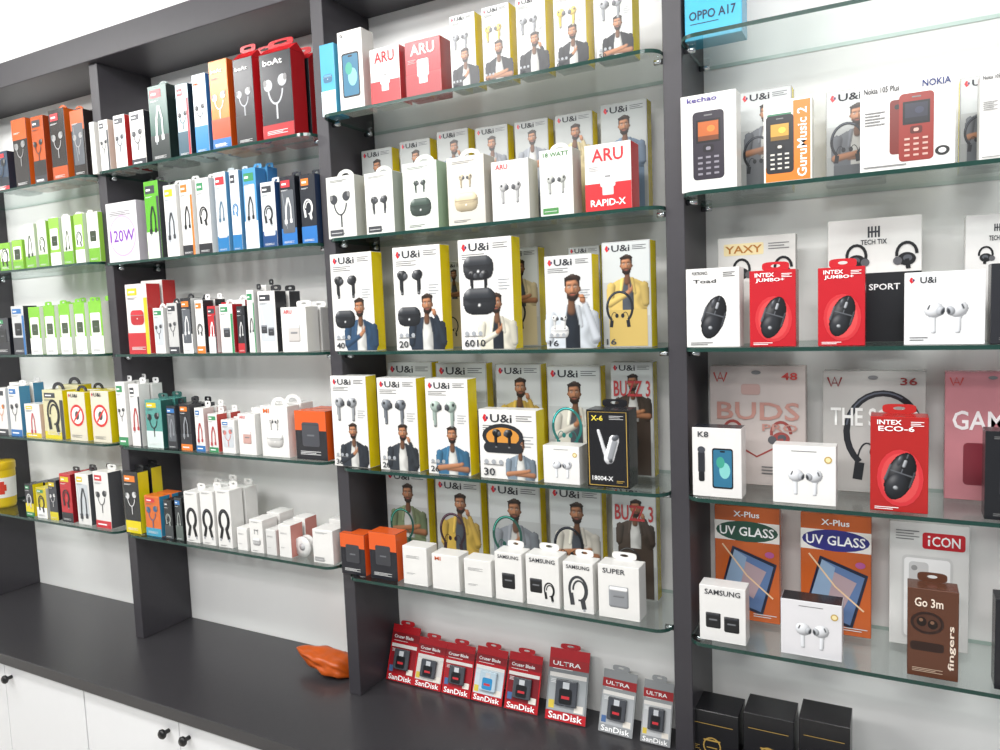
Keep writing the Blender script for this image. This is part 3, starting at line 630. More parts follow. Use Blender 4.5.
P(0, 3, 693, 742, 428, 'mount_box', 'box', 'white box with a phone and a clip on microphone picture', s_white, g, d=.05, front='#e4e2e0', left='#2a2c34', top='#2a2c34', pic='mic', word='K8')
P(0, 3, 773, 836, 446, 'earbuds_box', 'box', 'plain white box with two small white earbuds and gold dot', s_airpods, g, d=.045, front='#ebeae8', ui=0)
P(0, 3, 870, 928, 417, 'mouse_box', 'box', 'red box with a black mouse on the fourth shelf', s_mouse, g, d=.055, front='#ae2422', side='#861b1a', tb='#b42826', sub='ECO-6')
P(0, 3, 984, 1044, 432, 'charger_box', 'box', 'black box cut by the right edge on the fourth shelf', s_white, g, d=.05, front='#1d1e22', pic='cube', tint='#55565a')
g = 'large boxes at the back of the fourth shelf'
P(0, 3, 711, 806, 366, 'earbuds_box', 'box', 'grey pink box with large raised pink title and red mark', s_big, g, Y=1.68, d=.035, front='#c6bcb8', title='BUDS', sub='PRO', num='48')
P(0, 3, 823, 925, 371, 'neckband_box', 'box', 'grey box with a black neckband loop, behind the red mouse box', s_big, g, Y=1.68, d=.035, front='#bdbbb8', title='THE SOLID', pic='neck', tc='#f0f0ee', c='#8a2a2a', num='36')
P(0, 3, 944, 1040, 372, 'gaming_box', 'box', 'dusty pink box with white block title at the right edge', s_big, g, Y=1.68, d=.035, front='#c9848c', title='GAMER', pic='none', tc='#f6eef0')
g = 'boxes at the front of the lowest shelf, right bay'
P(0, 4, 700, 746, 587, 'charger_box', 'box', 'white box showing two black power adapters, right bay', s_white, g, d=.045, front='#e4e3e1', pic='cubes', tint='#141518', word='SAMSUNG')
P(0, 4, 781, 842, 602, 'earbuds_box', 'box', 'square white earbuds box with a black top', s_airpods, g, d=.05, front='#dedde0', top='#1d1e22', left='#1d1e22', ui=0)
P(0, 4, 907, 958, 590, 'earbuds_box', 'box', 'brown box with black earbuds and vertical lettering', s_fingers, g, d=.05, front='#5a3626', side='#3a2218', tb='#5a3626')
P(0, 4, 994, 1050, 602, 'charger_box', 'box', 'black box cut by the right edge on the lowest shelf', s_white, g, d=.05, front='#202126', pic='cube', tint='#4b4c50')
g = 'flat boxes at the back of the lowest shelf'
P(0, 4, 716, 780, 507, 'screen_guard_box', 'box', 'orange screen guard pack with dark green title oval', s_uv, g, Y=1.68, d=.03, front='#c9622a', tc='#23503f')
P(0, 4, 801, 871, 515, 'screen_guard_box', 'box', 'orange screen guard pack with purple blue title oval', s_uv, g, Y=1.68, d=.03, front='#c9622a', tc='#2f2f80')
P(0, 4, 889, 968, 524, 'charger_box', 'box', 'white box with a red logo label and pale phone outline', s_icon, g, Y=1.68, d=.035, front='#e4e4e2', side='#c83a3a')
g = 'black boxes with gold print on the counter'
for (a, b, v, t) in ((687, 739, 712, 'leftmost'), (744, 794, 717, 'middle one'), (799, 850, 723, 'rightmost')):
    P(0, 5, a, b, v, 'gadget_box', 'box', 'black box with gold line emblem on the counter, '+t, s_gold, g, Y=1.58, d=.085, front='#1b1b1e', side='#151517')

# ---------------------------------------------------------------- MIDDLE BAY
g = 'boxes on the top shelf of the middle bay'
P(1, 0, 323, 337, 44, 'pouch_box', 'box', 'light blue box at the left end of the top shelf, middle bay', s_color, g, d=.05, front='#4faace', band='#d8eef5', pic='case', tint='#3a6a8a')
P(1, 0, 341, 365, 30, 'power_bank_box', 'box', 'white box with a slim black power bank picture', s_white, g, d=.05, front='#e0deda', side='#d0ceca', pic='smart', word='G')
P(1, 0, 372, 401, 47, 'charger_box', 'box', 'short white and red charger box beside the all red one', s_aru, g, d=.05, front='#e6e5e2', side='#c32a30', t2='')
P(1, 0, 407, 442, 39, 'charger_box', 'box', 'all red charger box on the top shelf', s_aru, g, d=.05, front='#b8222c', side='#931b24', top='#b8222c', bot='#a01f28', t2='', ac='#ffffff')
tops = [(452, 477, 14), (484, 511, 5), (518, 547, -4), (555, 587, -12), (597, 633, -20)]
for i, (a, b, v) in enumerate(tops):
    P(1, 0, a, b, v, 'earbuds_box', 'box', 'yellow sided box with man in dark jacket, '+['first beside the red charger box', 'second from the red charger box', 'third from the red charger box', 'fourth, left of the right end one', 'right end of the top shelf'][i], s_buds, 'yellow sided boxes on the top shelf', d=.05, side=YE, pic='buds', c='#d8b83a' if i % 2 else '#8f9296', shirt='#26282e', mx=.60, num=['49', '55', '40', '62', '50'][i], pose=i % 3, front='#cfd0cd')
g = 'small boxes with carry loops on the second shelf'
P(1, 1, 329, 357, 176, 'earbuds_box', 'box', 'white box with black earphone shapes at the second shelf left end', s_white, g, d=.05, front='#dcddd8', side='#c0c2bb', han='#d8d9d5', pic='earph', badge='#4a4c50')
P(1, 1, 367, 395, 172, 'earbuds_box', 'box', 'white loop topped box with grey earbuds, second on its shelf', s_white, g, d=.05, front='#dfdfda', side='#aeb1a9', han='#dcddd8', pic='buds', badge='#3f4145')
P(1, 1, 405, 439, 162, 'earbuds_box', 'box', 'white green tinted loop topped box with open earbud case', s_white, g, d=.05, front='#d9dfd6', side='#a0ba9d', han='#d9ddd5', pic='case', tint='#2a3a32')
P(1, 1, 449, 486, 156, 'earbuds_box', 'box', 'cream grey loop topped box with faint case picture', s_white, g, d=.055, front='#d2cec4', side='#bbb6ab', han='#d0ccc2', pic='case', tint='#b9aa8a')
P(1, 1, 493, 530, 160, 'earbuds_box', 'box', 'plain white box with pale earbuds between the cream and white boxes', s_white, g, d=.05, front='#e5e4e1', side='#d0ceca', pic='buds', tint='#b5b5b5', word='ARU', wc=RED)
P(1, 1, 541, 574, 149, 'charger_box', 'box', 'white adapter box with green print left of the red one', s_white, g, d=.05, front='#e6e7e2', side='#c6cdbb', pic='buds', tint='#b8bab4', word='18 WATT', wc='#3a7a3a', han='#e2e2df', badge='#4a8a4a')
P(1, 1, 586, 632, 143, 'charger_box', 'box', 'white and red charger box at the right end of the second shelf', s_aru, g, d=.055, front='#e9e7e4', side='#c32a30', top='#58b4c8')
g = 'shaded boxes at the back of the second shelf'
bk = [(366, 396, 149), (404, 434, 140), (441, 472, 130), (479, 511, 126), (518, 551, 120), (558, 595, 113), (603, 649, 102)]
for i, (a, b, v) in enumerate(bk):
    P(1, 1, a, b, v, 'neckband_box', 'box', 'grey yellow edged neckband box, '+['behind the second loop topped box', 'behind the green tinted loop topped box', 'behind the cream loop topped box', 'behind the plain white box with red wordmark', 'between plain white and green print boxes', 'behind the green print box', 'behind the red and white box'][i], s_neck, g, Y=1.675, d=.035, front='#b0b1ae', side=YE, bg='#8f9290', shirt=['#8d9299', '#c9b98c', '#6a7c90', '#8d9299'][i % 4], pose=i % 3)
g = 'tall yellow sided earbud boxes on the third shelf'
P(1, 2, 335, 376, 253, 'earbuds_box', 'box', 'tall white yellow sided box with black case, left end of third shelf', s_buds, g, side=YE, num='40', shirt='#2f4a66', mx=.68, pose=0)
P(1, 2, 397, 444, 246, 'earbuds_box', 'box', 'tall white yellow sided box with black stem earbuds above a case', s_buds, g, side=YE, num='20', pic='case', shirt='#2b3440', mx=.68, pose=2)
P(1, 2, 462, 515, 238, 'earbuds_box', 'box', 'largest white box with a wide black case and bold model number', s_buds, g, side=YE, num='6010', pic='wide', shirt='#d8d4c4', mx=.70, ms=.92, pose=0)
P(1, 2, 547, 594, 255, 'earbuds_box', 'box', 'white yellow sided box with large man in pale shirt', s_buds, g, side=YE, num='16', pic='low', c='#dcdcda', shirt='#c8ced4', mx=.56, ms=1.45, pose=2, front='#d6d7d6')
P(1, 2, 604, 652, 241, 'neckband_box', 'box', 'grey neckband box at the right end of the third shelf', s_neck, g, Y=1.565, side=YE, front='#b9bab9', num='16', shirt='#d0b468', pose=0)
g = 'neckband boxes at the back of the third shelf'
P(1, 2, 503, 541, 248, 'neckband_box', 'box', 'grey neckband box in the gap right of the largest white box', s_neck, g, Y=1.665, d=.04, side=YE, front='#b4b5b4')
P(1, 2, 445, 468, 262, 'neckband_box', 'box', 'grey box mostly hidden left of the largest white box', s_neck, g, Y=1.665, d=.04, side=YE, front='#b4b5b4')
P(1, 2, 571, 602, 246, 'neckband_box', 'box', 'grey neckband box behind the white box with the large man', s_neck, g, Y=1.665, d=.04, side=YE, front='#b4b5b4')
g = 'yellow sided earbud boxes on the fourth shelf'
P(1, 3, 335, 370, 376, 'earbuds_box', 'box', 'white yellow sided box with silver earbuds, left end of fourth shelf', s_buds, g, side=YE, num='36', pic='buds', c='#a5a8ac', shirt='#2f343c', ms=1.0, mx=.6)
P(1, 3, 381, 420, 378, 'earbuds_box', 'box', 'white yellow sided box with grey earbuds, second on fourth shelf', s_buds, g, side=YE, num='20', pic='buds', c='#757b82', shirt='#33383e', ms=1.0, mx=.6, pose=2)
P(1, 3, 429, 471, 379, 'earbuds_box', 'box', 'white yellow sided box with pale green earbuds, third on fourth shelf', s_buds, g, side=YE, num='26', pic='buds', c='#a5b6ad', shirt='#3a6a8a', ms=1.0, mx=.6, pose=1)
P(1, 3, 481, 538, 410, 'earbuds_box', 'box', 'squarish white box with open black and copper earbud case', s_buds, g, side=YE, num='30', pic='open', shirt='#7a8894', ms=.66, mx=.72, pose=1)
P(1, 3, 544, 580, 446, 'earbuds_box', 'box', 'small white box with pale earbuds beside the black headset box', s_airpods, g, d=.05, front='#e5e4e2', side='#d4d2ce', ui=0)
P(1, 3, 588, 630, 410, 'headset_box', 'box', 'black box with a white bluetooth ear headset', s_head, g, d=.06, front='#1b1b1e', side='#141416', top='#2a2a2d', tb='#1b1b1e')
g = 'neckband boxes at the back of the fourth shelf'
for i, (a, b, v, t, sh, cc) in enumerate(((392, 436, 362, None, '#8d9299', '#22252a'), (440, 490, 363, None, '#6a7c90', '#3a2c34'), (499, 544, 364, None, '#c8a850', '#22252a'), (550, 603, 366, None, '#dcd8cc', '#2f7d7a'), (613, 655, 362, 'BUZZ 3', '#4a4038', '#333333'))):
    P(1, 3, a, b, v, 'neckband_box', 'box', 'grey neckband box, back of the fourth shelf, '+['behind the grey earbuds box', 'behind the pale green earbuds box', 'with yellow shirted man', 'with teal neckband and white shirted man', 'with raised red title'][i], s_neck, g, Y=1.675, d=.035, side=YE, front='#b9b9b6', title=t, shirt=sh, c=cc, pose=i % 3)
g = 'small boxes along the front of the lowest shelf'
P(1, 4, 342, 366, 534, 'charger_box', 'box', 'small black and orange box at the left end of the lowest shelf', s_color, g, d=.05, front='#22232a', side='#d85a22', top='#d85a22', band='#d85a22', by=.66, bh=.34, pic='cube', tint='#3a3b40')
P(1, 4, 371, 398, 533, 'charger_box', 'box', 'small black and orange box second from the left end', s_color, g, d=.05, front='#22232a', side='#d85a22', top='#d85a22', band='#d85a22', by=.62, bh=.38, pic='cube', tint='#3a3b40')
P(1, 4, 404, 428, 547, 'charger_box', 'box', 'small plain white box right of the orange ones', s_plain, g, d=.05)
P(1, 4, 433, 460, 555, 'charger_box', 'box', 'small white box with faint orange wordmark, fourth from the left', s_white, g, d=.05, pic='none', word='MI', wc='#d06030')
P(1, 4, 465, 492, 560, 'charger_box', 'box', 'small blank white box left of the black adapter boxes', s_plain, g, d=.05)
P(1, 4, 496, 523, 553, 'charger_box', 'box', 'white tab topped box with one black power adapter', s_white, g, d=.05, tb='#e6e5e2', pic='cube', tint='#141518', word='SAMSUNG')
P(1, 4, 527, 560, 556, 'charger_box', 'box', 'white tab topped box with black adapter and coiled cable', s_white, g, d=.05, tb='#e6e5e2', pic='cubecable', tint='#141518', word='SAMSUNG')
P(1, 4, 564, 594, 563, 'charger_box', 'box', 'white tab topped box with a thick black coiled cable', s_white, g, d=.05, tb='#e6e5e2', pic='cable', word='SAMSUNG')
P(1, 4, 599, 640, 566, 'charger_box', 'box', 'white tab topped box with grey adapter at the right end', s_white, g, d=.05, tb='#e6e5e2', pic='cube', tint='#8d9094', word='SUPER')
g = 'neckband boxes at the back of the lowest shelf'
for i, (a, b, v, t, sh, cc) in enumerate(((390, 431, 470, None, '#7c8a6a', '#2a5a50'), (439, 484, 479, None, '#c8a850', '#3a2c34'), (491, 543, 483, None, '#8d9299', '#2a5a50'), (552, 604, 487, None, '#dcd8cc', '#22252a'), (614, 658, 487, 'BUZZ 3', '#4a4038', '#333333'))):
    P(1, 4, a, b, v, 'neckband_box', 'box', 'grey neckband box, back of the lowest shelf, '+['above the black and orange boxes', 'with yellow shirted man', 'centre one with dark green neckband', 'with white shirted man and black neckband', 'with raised red title'][i], s_neck, g, Y=1.675, d=.035, side=YE, front='#bcbcb8', title=t, shirt=sh, c=cc, pose=(i+1) % 3)

# ---------------------------------------------------------------- memory cards on the counter
cards = [(386, 413, 629, 'red', 0, 'leftmost red'), (413, 440, 641, 'red', 4, 'second red'), (441, 470, 647, 'red', -3, 'third red'), (471, 501, 651, 'red', 5, 'fourth red, blue and silver stick,'), (504, 537, 657, 'red', 3, 'fifth red'), (545, 585, 655, 'dark', 2, 'tall red topped grey'), (598, 632, 675, 'grey', 0, 'pale grey second from right'), (640, 670, 685, 'grey', 0, 'pale grey rightmost')]
for i, (a, b, v, kd, yw, t) in enumerate(cards):
    Z = ZC+.0022; Y = 1.668
    x0 = xat(a, Y, Z); x1 = xat(b, Y, Z); w = x1-x0
    tl = math.radians(20); h = (zat(v, (x0+x1)/2, Y+.03)-Z)/math.cos(tl); H = h/w
    root = empty('memory_stick_pack', ((x0+x1)/2, Y, Z+CZ)); root.rotation_euler = (-tl, math.radians((0, 1.5, -1, 2, .5, -1, 1, 0)[i]), math.radians(yw*.5))
    tag(root, t+' flash memory hang card leaning on the counter wall', 'blister pack', 'flash memory hang cards on the counter')
    base = {'red': '#bb1f28', 'dark': '#8a8e91', 'grey': '#9b9ea0'}[kd]
    boxmesh('backing_card', -w/2, w/2, 0, .0015, 0, h, [mat(base), mat('#d9d9d9')], root, .0002, idx=(0, 0, 0, 0, 0))
    mid = {0: '#8e1b24', 1: '#d8d4d0', 2: '#a02029', 3: '#c9d4da', 4: '#7a1a22', 5: '#a4a8ab', 6: '#b0b3b6', 7: '#c2c4c6'}[i]
    decal('printed_panel', ([rect(0, H*.80, 1, H, '#b81f28'), rect(0, 0, 1, .21, '#b81f28')] if kd == 'dark' else [])+[rect(.0, H*.72, 1, H*.86, '#8d1a22' if kd == 'red' else '#a8282c'), rect(.04, .22, .96, H*.66, mid), rect(.04, H*.60, .96, H*.66, '#e6e2de'), rect(.70, .24, .92, .40, '#e8e2d8'), rect(.06, .26, .20, .44, '#d8c04a' if i % 2 else '#4a6a9a')]+fine(.1, .6, H*.71, 1, '#eeeeee')+fine(.08, .24, H*.56, 3, '#e8e8e8'), w, root, 0)
    decal('brand_lettering', [T('SanDisk', .08, .04, .92, .19, '#ffffff')], w, root, 11)
    decal('title_lettering', [T('Cruzer Blade' if kd == 'red' else 'ULTRA', .1, H*.76, .8, H*.82, '#ffffff')], w, root, 11)
    boxmesh('blister', -w*.27, w*.27, -.010, -.0018, h*.22, h*.58, [mat('#4c4f55' if i != 3 else '#bcd0dc', .12)], root, .003, 2)
    decal('flash_drive', [rrect(.34, H*.25, .66, H*.46, .05, '#17181b' if i != 3 else '#2d8ac0'), rect(.42, H*.46, .58, H*.55, '#c9ccd0'), rect(.40, H*.32, .60, H*.36, '#c8323a')], w, root, 0)
    for o_ in [c_ for c_ in root.children if c_.name.startswith('flash_drive')]: o_.location.y = -.0102
    tab(root, w, h, .0015, base if kd != 'dark' else '#b81f28', .5, .014, yc=.0008)

# ---------------------------------------------------------------- LEFT BAY (earphone and cable boxes)
def W(*a, **k):
    k.setdefault('twin', 1)
    if len(a) > 8 and a[8] in (s_white, s_color): k.setdefault('rnd', int(a[2]*7+a[1]*31)); k.setdefault('fcol', k.get('front', '#e6e5e2'))
    return P(*a, **k)
g = 'earphone boxes on the top shelf, cable bay'
W(2, 0, 102, 111, 120, 'earphone_box', 'box', 'narrow white earphone box beside the partition', s_white, g, d=.04, pic='earph', side='#d0c9bb')
W(2, 0, 117, 128, 115, 'earphone_box', 'box', 'narrow red sided white earphone box near the partition', s_white, g, d=.04, pic='earph', side='#c03030')
W(2, 0, 133, 147, 111, 'earphone_box', 'box', 'white earphone box left of the dark green one', s_white, g, d=.04, pic='earph', side='#2c2d32')
W(2, 0, 153, 171, 85, 'earphone_box', 'box', 'dark green box with a coiled earphone picture', s_color, g, d=.05, front='#2f5a50', side='#1c2a28', band='#1a2624', pic='cable', tint='#d5dad6', han='#2f5a50')
W(2, 0, 180, 192, 84, 'earphone_box', 'box', 'narrow pale blue box right of the dark green one', s_color, g, d=.045, front='#c6dfe8', side='#23303a', band='#3a5a6a', pic='earph', tb='#30343a')
W(2, 0, 197, 210, 74, 'earphone_box', 'box', 'blue and white box left of the orange one', s_color, g, d=.05, front='#dde6ec', side='#3272b4', band='#2380be', pic='earph', word='MI', wc='#e06a20')
W(2, 0, 214, 232, 60, 'earphone_box', 'box', 'orange box with white and black earbuds', s_color, g, d=.05, front='#d87f22', side='#b45018', band='#bd4819', pic='earph', tint='#f2ede4', word='boAt')
W(2, 0, 238, 257, 58, 'earphone_box', 'box', 'black box with red pointed top, narrower of two', s_color, g, d=.05, front='#26272c', side='#bd1f26', top='#bd1f26', band='#1a1a1d', pic='earph', tint='#b5b8bc', word='boAt', gab='#bd1f26', rnd=None)
W(2, 0, 264, 295, 52, 'earphone_box', 'box', 'black box with red pointed top, wider right end one', s_color, g, d=.055, front='#26272c', side='#ae1e24', top='#bd1f26', band='#ae1e24', bh=.18, pic='earph', tint='#b5b8bc', word='boAt', gab='#bd1f26', rnd=None)
g = 'cable boxes on the second shelf, cable bay'
W(2, 1, 110, 140, 202, 'charger_box', 'box', 'white charger box with purple wattage number', s_box120, g, d=.05, front='#e3e1e4', side='#c0bbc3')
W(2, 1, 149, 163, 181, 'cable_box', 'box', 'bright green cable box with black hanger top', s_color, g, d=.04, front='#5fb02f', side='#3a3c40', band='#d8e8d0', pic='cable', tb='#2a2b30')
W(2, 1, 168, 180, 185, 'cable_box', 'box', 'narrow white cable box right of the bright green one', s_white, g, d=.04, pic='cable', tb='#e6e5e2')
W(2, 1, 184, 196, 180, 'cable_box', 'box', 'white cable box with dark foot, second of the white ones', s_color, g, d=.045, pic='cable', tb='#e6e5e2', band='#2a2b30', bh=.14)
W(2, 1, 200, 213, 178, 'cable_box', 'box', 'white cable box with dark foot, third of the white ones', s_color, g, d=.045, pic='cable', tb='#e6e5e2', band='#2a2b30', bh=.14)
W(2, 1, 219, 230, 172, 'cable_box', 'box', 'white cable box with pale blue side and blue band', s_color, g, d=.05, front='#dfe6ea', side='#649cc3', band='#2574ad', bh=.2, pic='cable', tint='#4a6a80', tb='#dce7ee')
W(2, 1, 234, 243, 170, 'cable_box', 'box', 'narrow white cable box left of the solid light blue one', s_color, g, d=.05, front='#dfe6ea', side='#649cc3', band='#2574ad', bh=.2, pic='cable', tint='#2574ad', tb='#dce7ee')
W(2, 1, 247, 260, 168, 'cable_box', 'box', 'solid light blue cable box', s_color, g, d=.04, front='#4e98cc', side='#3372ab', band='#d9e5ec', pic='cable', tb='#4e98cc')
W(2, 1, 264, 278, 182, 'cable_box', 'box', 'white cable box with dark blue foot', s_color, g, d=.04, front='#dee0e3', side='#2a4a7c', band='#20487c', bh=.25, pic='cable', tb='#d9dcdf')
W(2, 1, 283, 298, 176, 'cable_box', 'box', 'black cable box with blue foot, left of two', s_color, g, d=.045, front='#2b2e35', side='#1a1c22', band='#2a6fb5', bh=.25, pic='cable', tint='#dddddd', tb='#2b2e35')
W(2, 1, 303, 318, 174, 'cable_box', 'box', 'black cable box with blue foot, at the right end', s_color, g, d=.045, front='#2b2e35', side='#22304a', band='#2a6fb5', bh=.25, pic='cable', tint='#dddddd', tb='#2b2e35')
g = 'small boxes on the third shelf, cable bay'
W(2, 2, 130, 151, 284, 'speaker_box', 'box', 'white box with red lower print beside the partition, third shelf', s_color, g, d=.05, front='#e4dbd9', side='#bd3030', band='#bd2931', bh=.3, pic='case', tint='#b02028')
W(2, 2, 156, 166, 308, 'cable_box', 'box', 'small white box with black print, second on the third shelf', s_white, g, d=.04, pic='cable', han='#e6e5e2')
W(2, 2, 170, 180, 303, 'cable_box', 'box', 'small grey box with dark print, third on the third shelf', s_white, g, d=.04, front='#c6c6c4', pic='cable', side='#55565a', han='#2a2b2e')
W(2, 2, 184, 194, 298, 'cable_box', 'box', 'black and white box in the middle left of the third shelf', s_color, g, d=.045, front='#2c2d31', side='#d9d9d7', band='#e8e8e6', pic='cable', tint='#dddddd', han='#2c2d31')
W(2, 2, 198, 206, 300, 'cable_box', 'box', 'narrow white box with black side on the third shelf', s_white, g, d=.04, side='#2a2b2e', pic='cable', tb='#e6e5e2')
W(2, 2, 210, 218, 306, 'cable_box', 'box', 'narrow red and white box on the third shelf', s_color, g, d=.04, front='#bd2931', side='#e2e2df', band='#e8e8e6', pic='cable', tint='#ffffff')
W(2, 2, 222, 235, 304, 'cable_box', 'box', 'white box with red side on the third shelf', s_white, g, d=.04, pic='cube', side='#bd2931', han='#e6e5e2')
W(2, 2, 239, 247, 306, 'cable_box', 'box', 'black box left of the tall white one on the third shelf', s_color, g, d=.04, front='#2c2d31', side='#1c1d20', band='#bd2931', bh=.2, pic='cable', tint='#cccccc')
W(2, 2, 250, 257, 290, 'cable_box', 'box', 'thin white box directly left of the tall white one', s_white, g, d=.04, pic='cable', tb='#2a2b2e')
W(2, 2, 261, 278, 291, 'charger_box', 'box', 'tall white tab topped box with black print on the third shelf', s_white, g, d=.045, pic='cubes', tb='#2a2b2e', side='#2a2b2e')
W(2, 2, 283, 308, 307, 'charger_box', 'box', 'white box with red wordmark at the third shelf right end', s_white, g, d=.05, pic='cube', tint='#c9c4c0', word='ARU', wc=RED, tb='#e6e5e2', rnd=None)
g = 'small boxes on the fourth shelf, cable bay'
W(2, 3, 120, 129, 382, 'earphone_box', 'box', 'white earphone box beside the partition on the fourth shelf', s_white, g, d=.04, pic='earph', tb='#e0e0e0')
W(2, 3, 133, 143, 384, 'earphone_box', 'box', 'white box with red figure, left of the teal box', s_white, g, d=.04, pic='cable2', tint='#b0383c', tb='#e0e0e0')
W(2, 3, 148, 164, 400, 'earphone_box', 'box', 'teal box on the fourth shelf', s_color, g, d=.045, front='#549890', side='#2d5c58', band='#cfdcd8', pic='earph', tb='#2d5c58')
W(2, 3, 169, 178, 406, 'earphone_box', 'box', 'black box with grey cable, left of the wider black box', s_color, g, d=.045, front='#232429', side='#3a3b40', band='#2d2e33', pic='cable', tint='#8a8d92', tb='#232429')
W(2, 3, 182, 193, 404, 'earphone_box', 'box', 'wider black box with grey cable on the fourth shelf', s_color, g, d=.045, front='#232429', side='#3a3b40', band='#2d2e33', pic='cable', tint='#8a8d92', tb='#232429')
W(2, 3, 197, 206, 408, 'cable_box', 'box', 'white box with red cord picture on the fourth shelf', s_white, g, d=.04, pic='cable2', tint='#b0383c', side='#d7c6c3', tb='#e6e5e2')
W(2, 3, 210, 219, 414, 'cable_box', 'box', 'white box with red side, right of the red cord box', s_white, g, d=.04, pic='cable2', tint='#b0383c', side='#bd463f', tb='#e6e5e2')
W(2, 3, 223, 236, 420, 'cable_box', 'box', 'short white box with pale red print in the middle', s_white, g, d=.04, pic='earph', tint='#c87a74')
W(2, 3, 240, 257, 414, 'cable_box', 'box', 'white box with red wordmark left of the bag shaped box', s_white, g, d=.045, pic='cube', tint='#c9a098', word='ARU', wc=RED, rnd=None)
W(2, 3, 263, 290, 406, 'charger_box', 'box', 'white bag shaped box with a large loop on the fourth shelf', s_white, g, d=.05, pic='case', tint='#d0cecb', word='MI', wc='#e06a20', han='#e6e5e2', rnd=None)
W(2, 3, 297, 328, 411, 'charger_box', 'box', 'orange and black charger box at the fourth shelf right end', s_color, g, d=.05, front='#2a2a2e', side='#d85a22', top='#d85a22', band='#d85a22', by=.6, bh=.4, pic='cube', tint='#47484e', rnd=None)
g = 'items on the lowest shelf, cable bay'
W(2, 4, 127, 142, 472, 'earphone_box', 'box', 'black and yellow box beside the partition, lowest shelf', s_color, g, d=.04, front='#2a2b2c', side=YE, band=YE, bh=.2, pic='earph', tint='#cccccc', tb='#2a2b2c')
W(2, 4, 147, 162, 496, 'earphone_box', 'box', 'orange box with blue earphones, lowest shelf', s_color, g, d=.04, front='#d66d2e', side='#3a8ab0', band='#3f9ab8', bh=.2, pic='earph', tint='#2f5a80')
W(2, 4, 166, 174, 500, 'cable_box', 'box', 'dark box right of the orange box, lowest shelf', s_color, g, d=.05, front='#2a2d2e', side='#1b1c1e', band='#3f4446', pic='cable', tint='#9aa09c')
W(2, 4, 177, 184, 498, 'cable_box', 'box', 'dark box touching the white cable boxes, lowest shelf', s_color, g, d=.05, front='#33383a', side='#1b1c1e', band='#55605c', pic='cable', tint='#9aa09c')
W(2, 4, 187, 200, 492, 'cable_box', 'box', 'white box with thick black cable, left of three', s_white, g, d=.05, pic='bold', tint='#141518', tb='#e6e5e2', rnd=None)
W(2, 4, 203, 216, 491, 'cable_box', 'box', 'white box with thick black cable, middle of three', s_white, g, d=.05, pic='bold', tint='#141518', tb='#e6e5e2', rnd=None)
W(2, 4, 219, 233, 490, 'cable_box', 'box', 'white box with thick black cable, right of three', s_white, g, d=.05, pic='bold', tint='#141518', tb='#e6e5e2', rnd=None)
W(2, 4, 238, 248, 528, 'charger_box', 'box', 'low white box right of the three cable boxes', s_plain, g, d=.06)
W(2, 4, 251, 264, 520, 'charger_box', 'box', 'low white box with faint case picture, second of the low boxes', s_white, g, d=.06, pic='case', tint='#b9b9b9', rnd=None)
W(2, 4, 267, 277, 530, 'charger_box', 'box', 'low narrow grey white box, third of the low boxes', s_plain, g, d=.06, front='#d8d8d6')
W(2, 4, 280, 292, 525, 'charger_box', 'box', 'low white box with red edge beside the round reel', s_plain, g, d=.05, side='#ce8a80')
W(2, 4, 314, 334, 530, 'charger_box', 'box', 'low white box with grey badge at the right end', s_white, g, d=.06, pic='none', badge='#9a9a9a', rnd=None)
Zr = level(2, 4)+.0003
for (u, yy, rr, t) in ((303, 1.565, .030, 'between the low white boxes at the front'),):
    xx = xat(u, yy, Zr); rt = empty('cable_reel', (xx, yy, Zr+CZ)); tag(rt, 'round white cable reel '+t, 'cable reel')
    b_ = lathe('rim', [(rr*.35, 0), (rr, 0), (rr, .004), (rr*.86, .006), (rr*.86, .018), (rr, .020), (rr, .024), (rr*.35, .024)], [mat('#e0e0de')], rt, 32); b_.rotation_euler = (math.pi/2, 0, 0); b_.location = (0, .024, rr)
    b_ = lathe('hub', [(.0001, -.001), (rr*.34, -.001), (rr*.34, .025), (.0001, .025)], [mat('#b9babc')], rt, 24); b_.rotation_euler = (math.pi/2, 0, 0); b_.location = (0, .024, rr)

# ---------------------------------------------------------------- FAR LEFT BAY
g = 'earphone boxes on the top shelf, far left bay'
W(3, 0, -4, 10, 152, 'earphone_box', 'box', 'dark box cut by the left edge on the top shelf', s_color, g, d=.05, front='#33455a', side='#24303f', band='#1d2734', pic='earph')
W(3, 0, 17, 31, 119, 'earphone_box', 'box', 'orange and black box, first from the left edge', s_color, g, d=.05, front='#2a2626', side='#cc5c20', top='#cc5c20', band='#cc5c20', by=.7, bh=.3, pic='earph', tint='#8d8d8d')
W(3, 0, 36, 48, 116, 'earphone_box', 'box', 'orange box with dark earphones, second from the left edge', s_color, g, d=.05, front='#bf5724', side='#8a3a1c', band='#2a2626', pic='earph', tint='#2a2626')
W(3, 0, 54, 69, 109, 'earphone_box', 'box', 'black box with orange side, third from the left edge', s_color, g, d=.05, front='#2e2826', side='#cc5c20', band='#b8501e', bh=.2, pic='earph', tint='#a0a0a0', han='#cc5c20')
W(3, 0, 75, 88, 110, 'earphone_box', 'box', 'black box with orange top, left of the white earphone boxes', s_color, g, d=.05, front='#2e2826', side='#2a2424', band='#cc5c20', by=.7, bh=.3, pic='earph', tint='#a0a0a0')
W(3, 0, 93, 97.5, 122, 'earphone_box', 'box', 'thin white box against the partition on the top shelf', s_plain, g, d=.04)
g = 'green and white cable boxes on the second shelf'
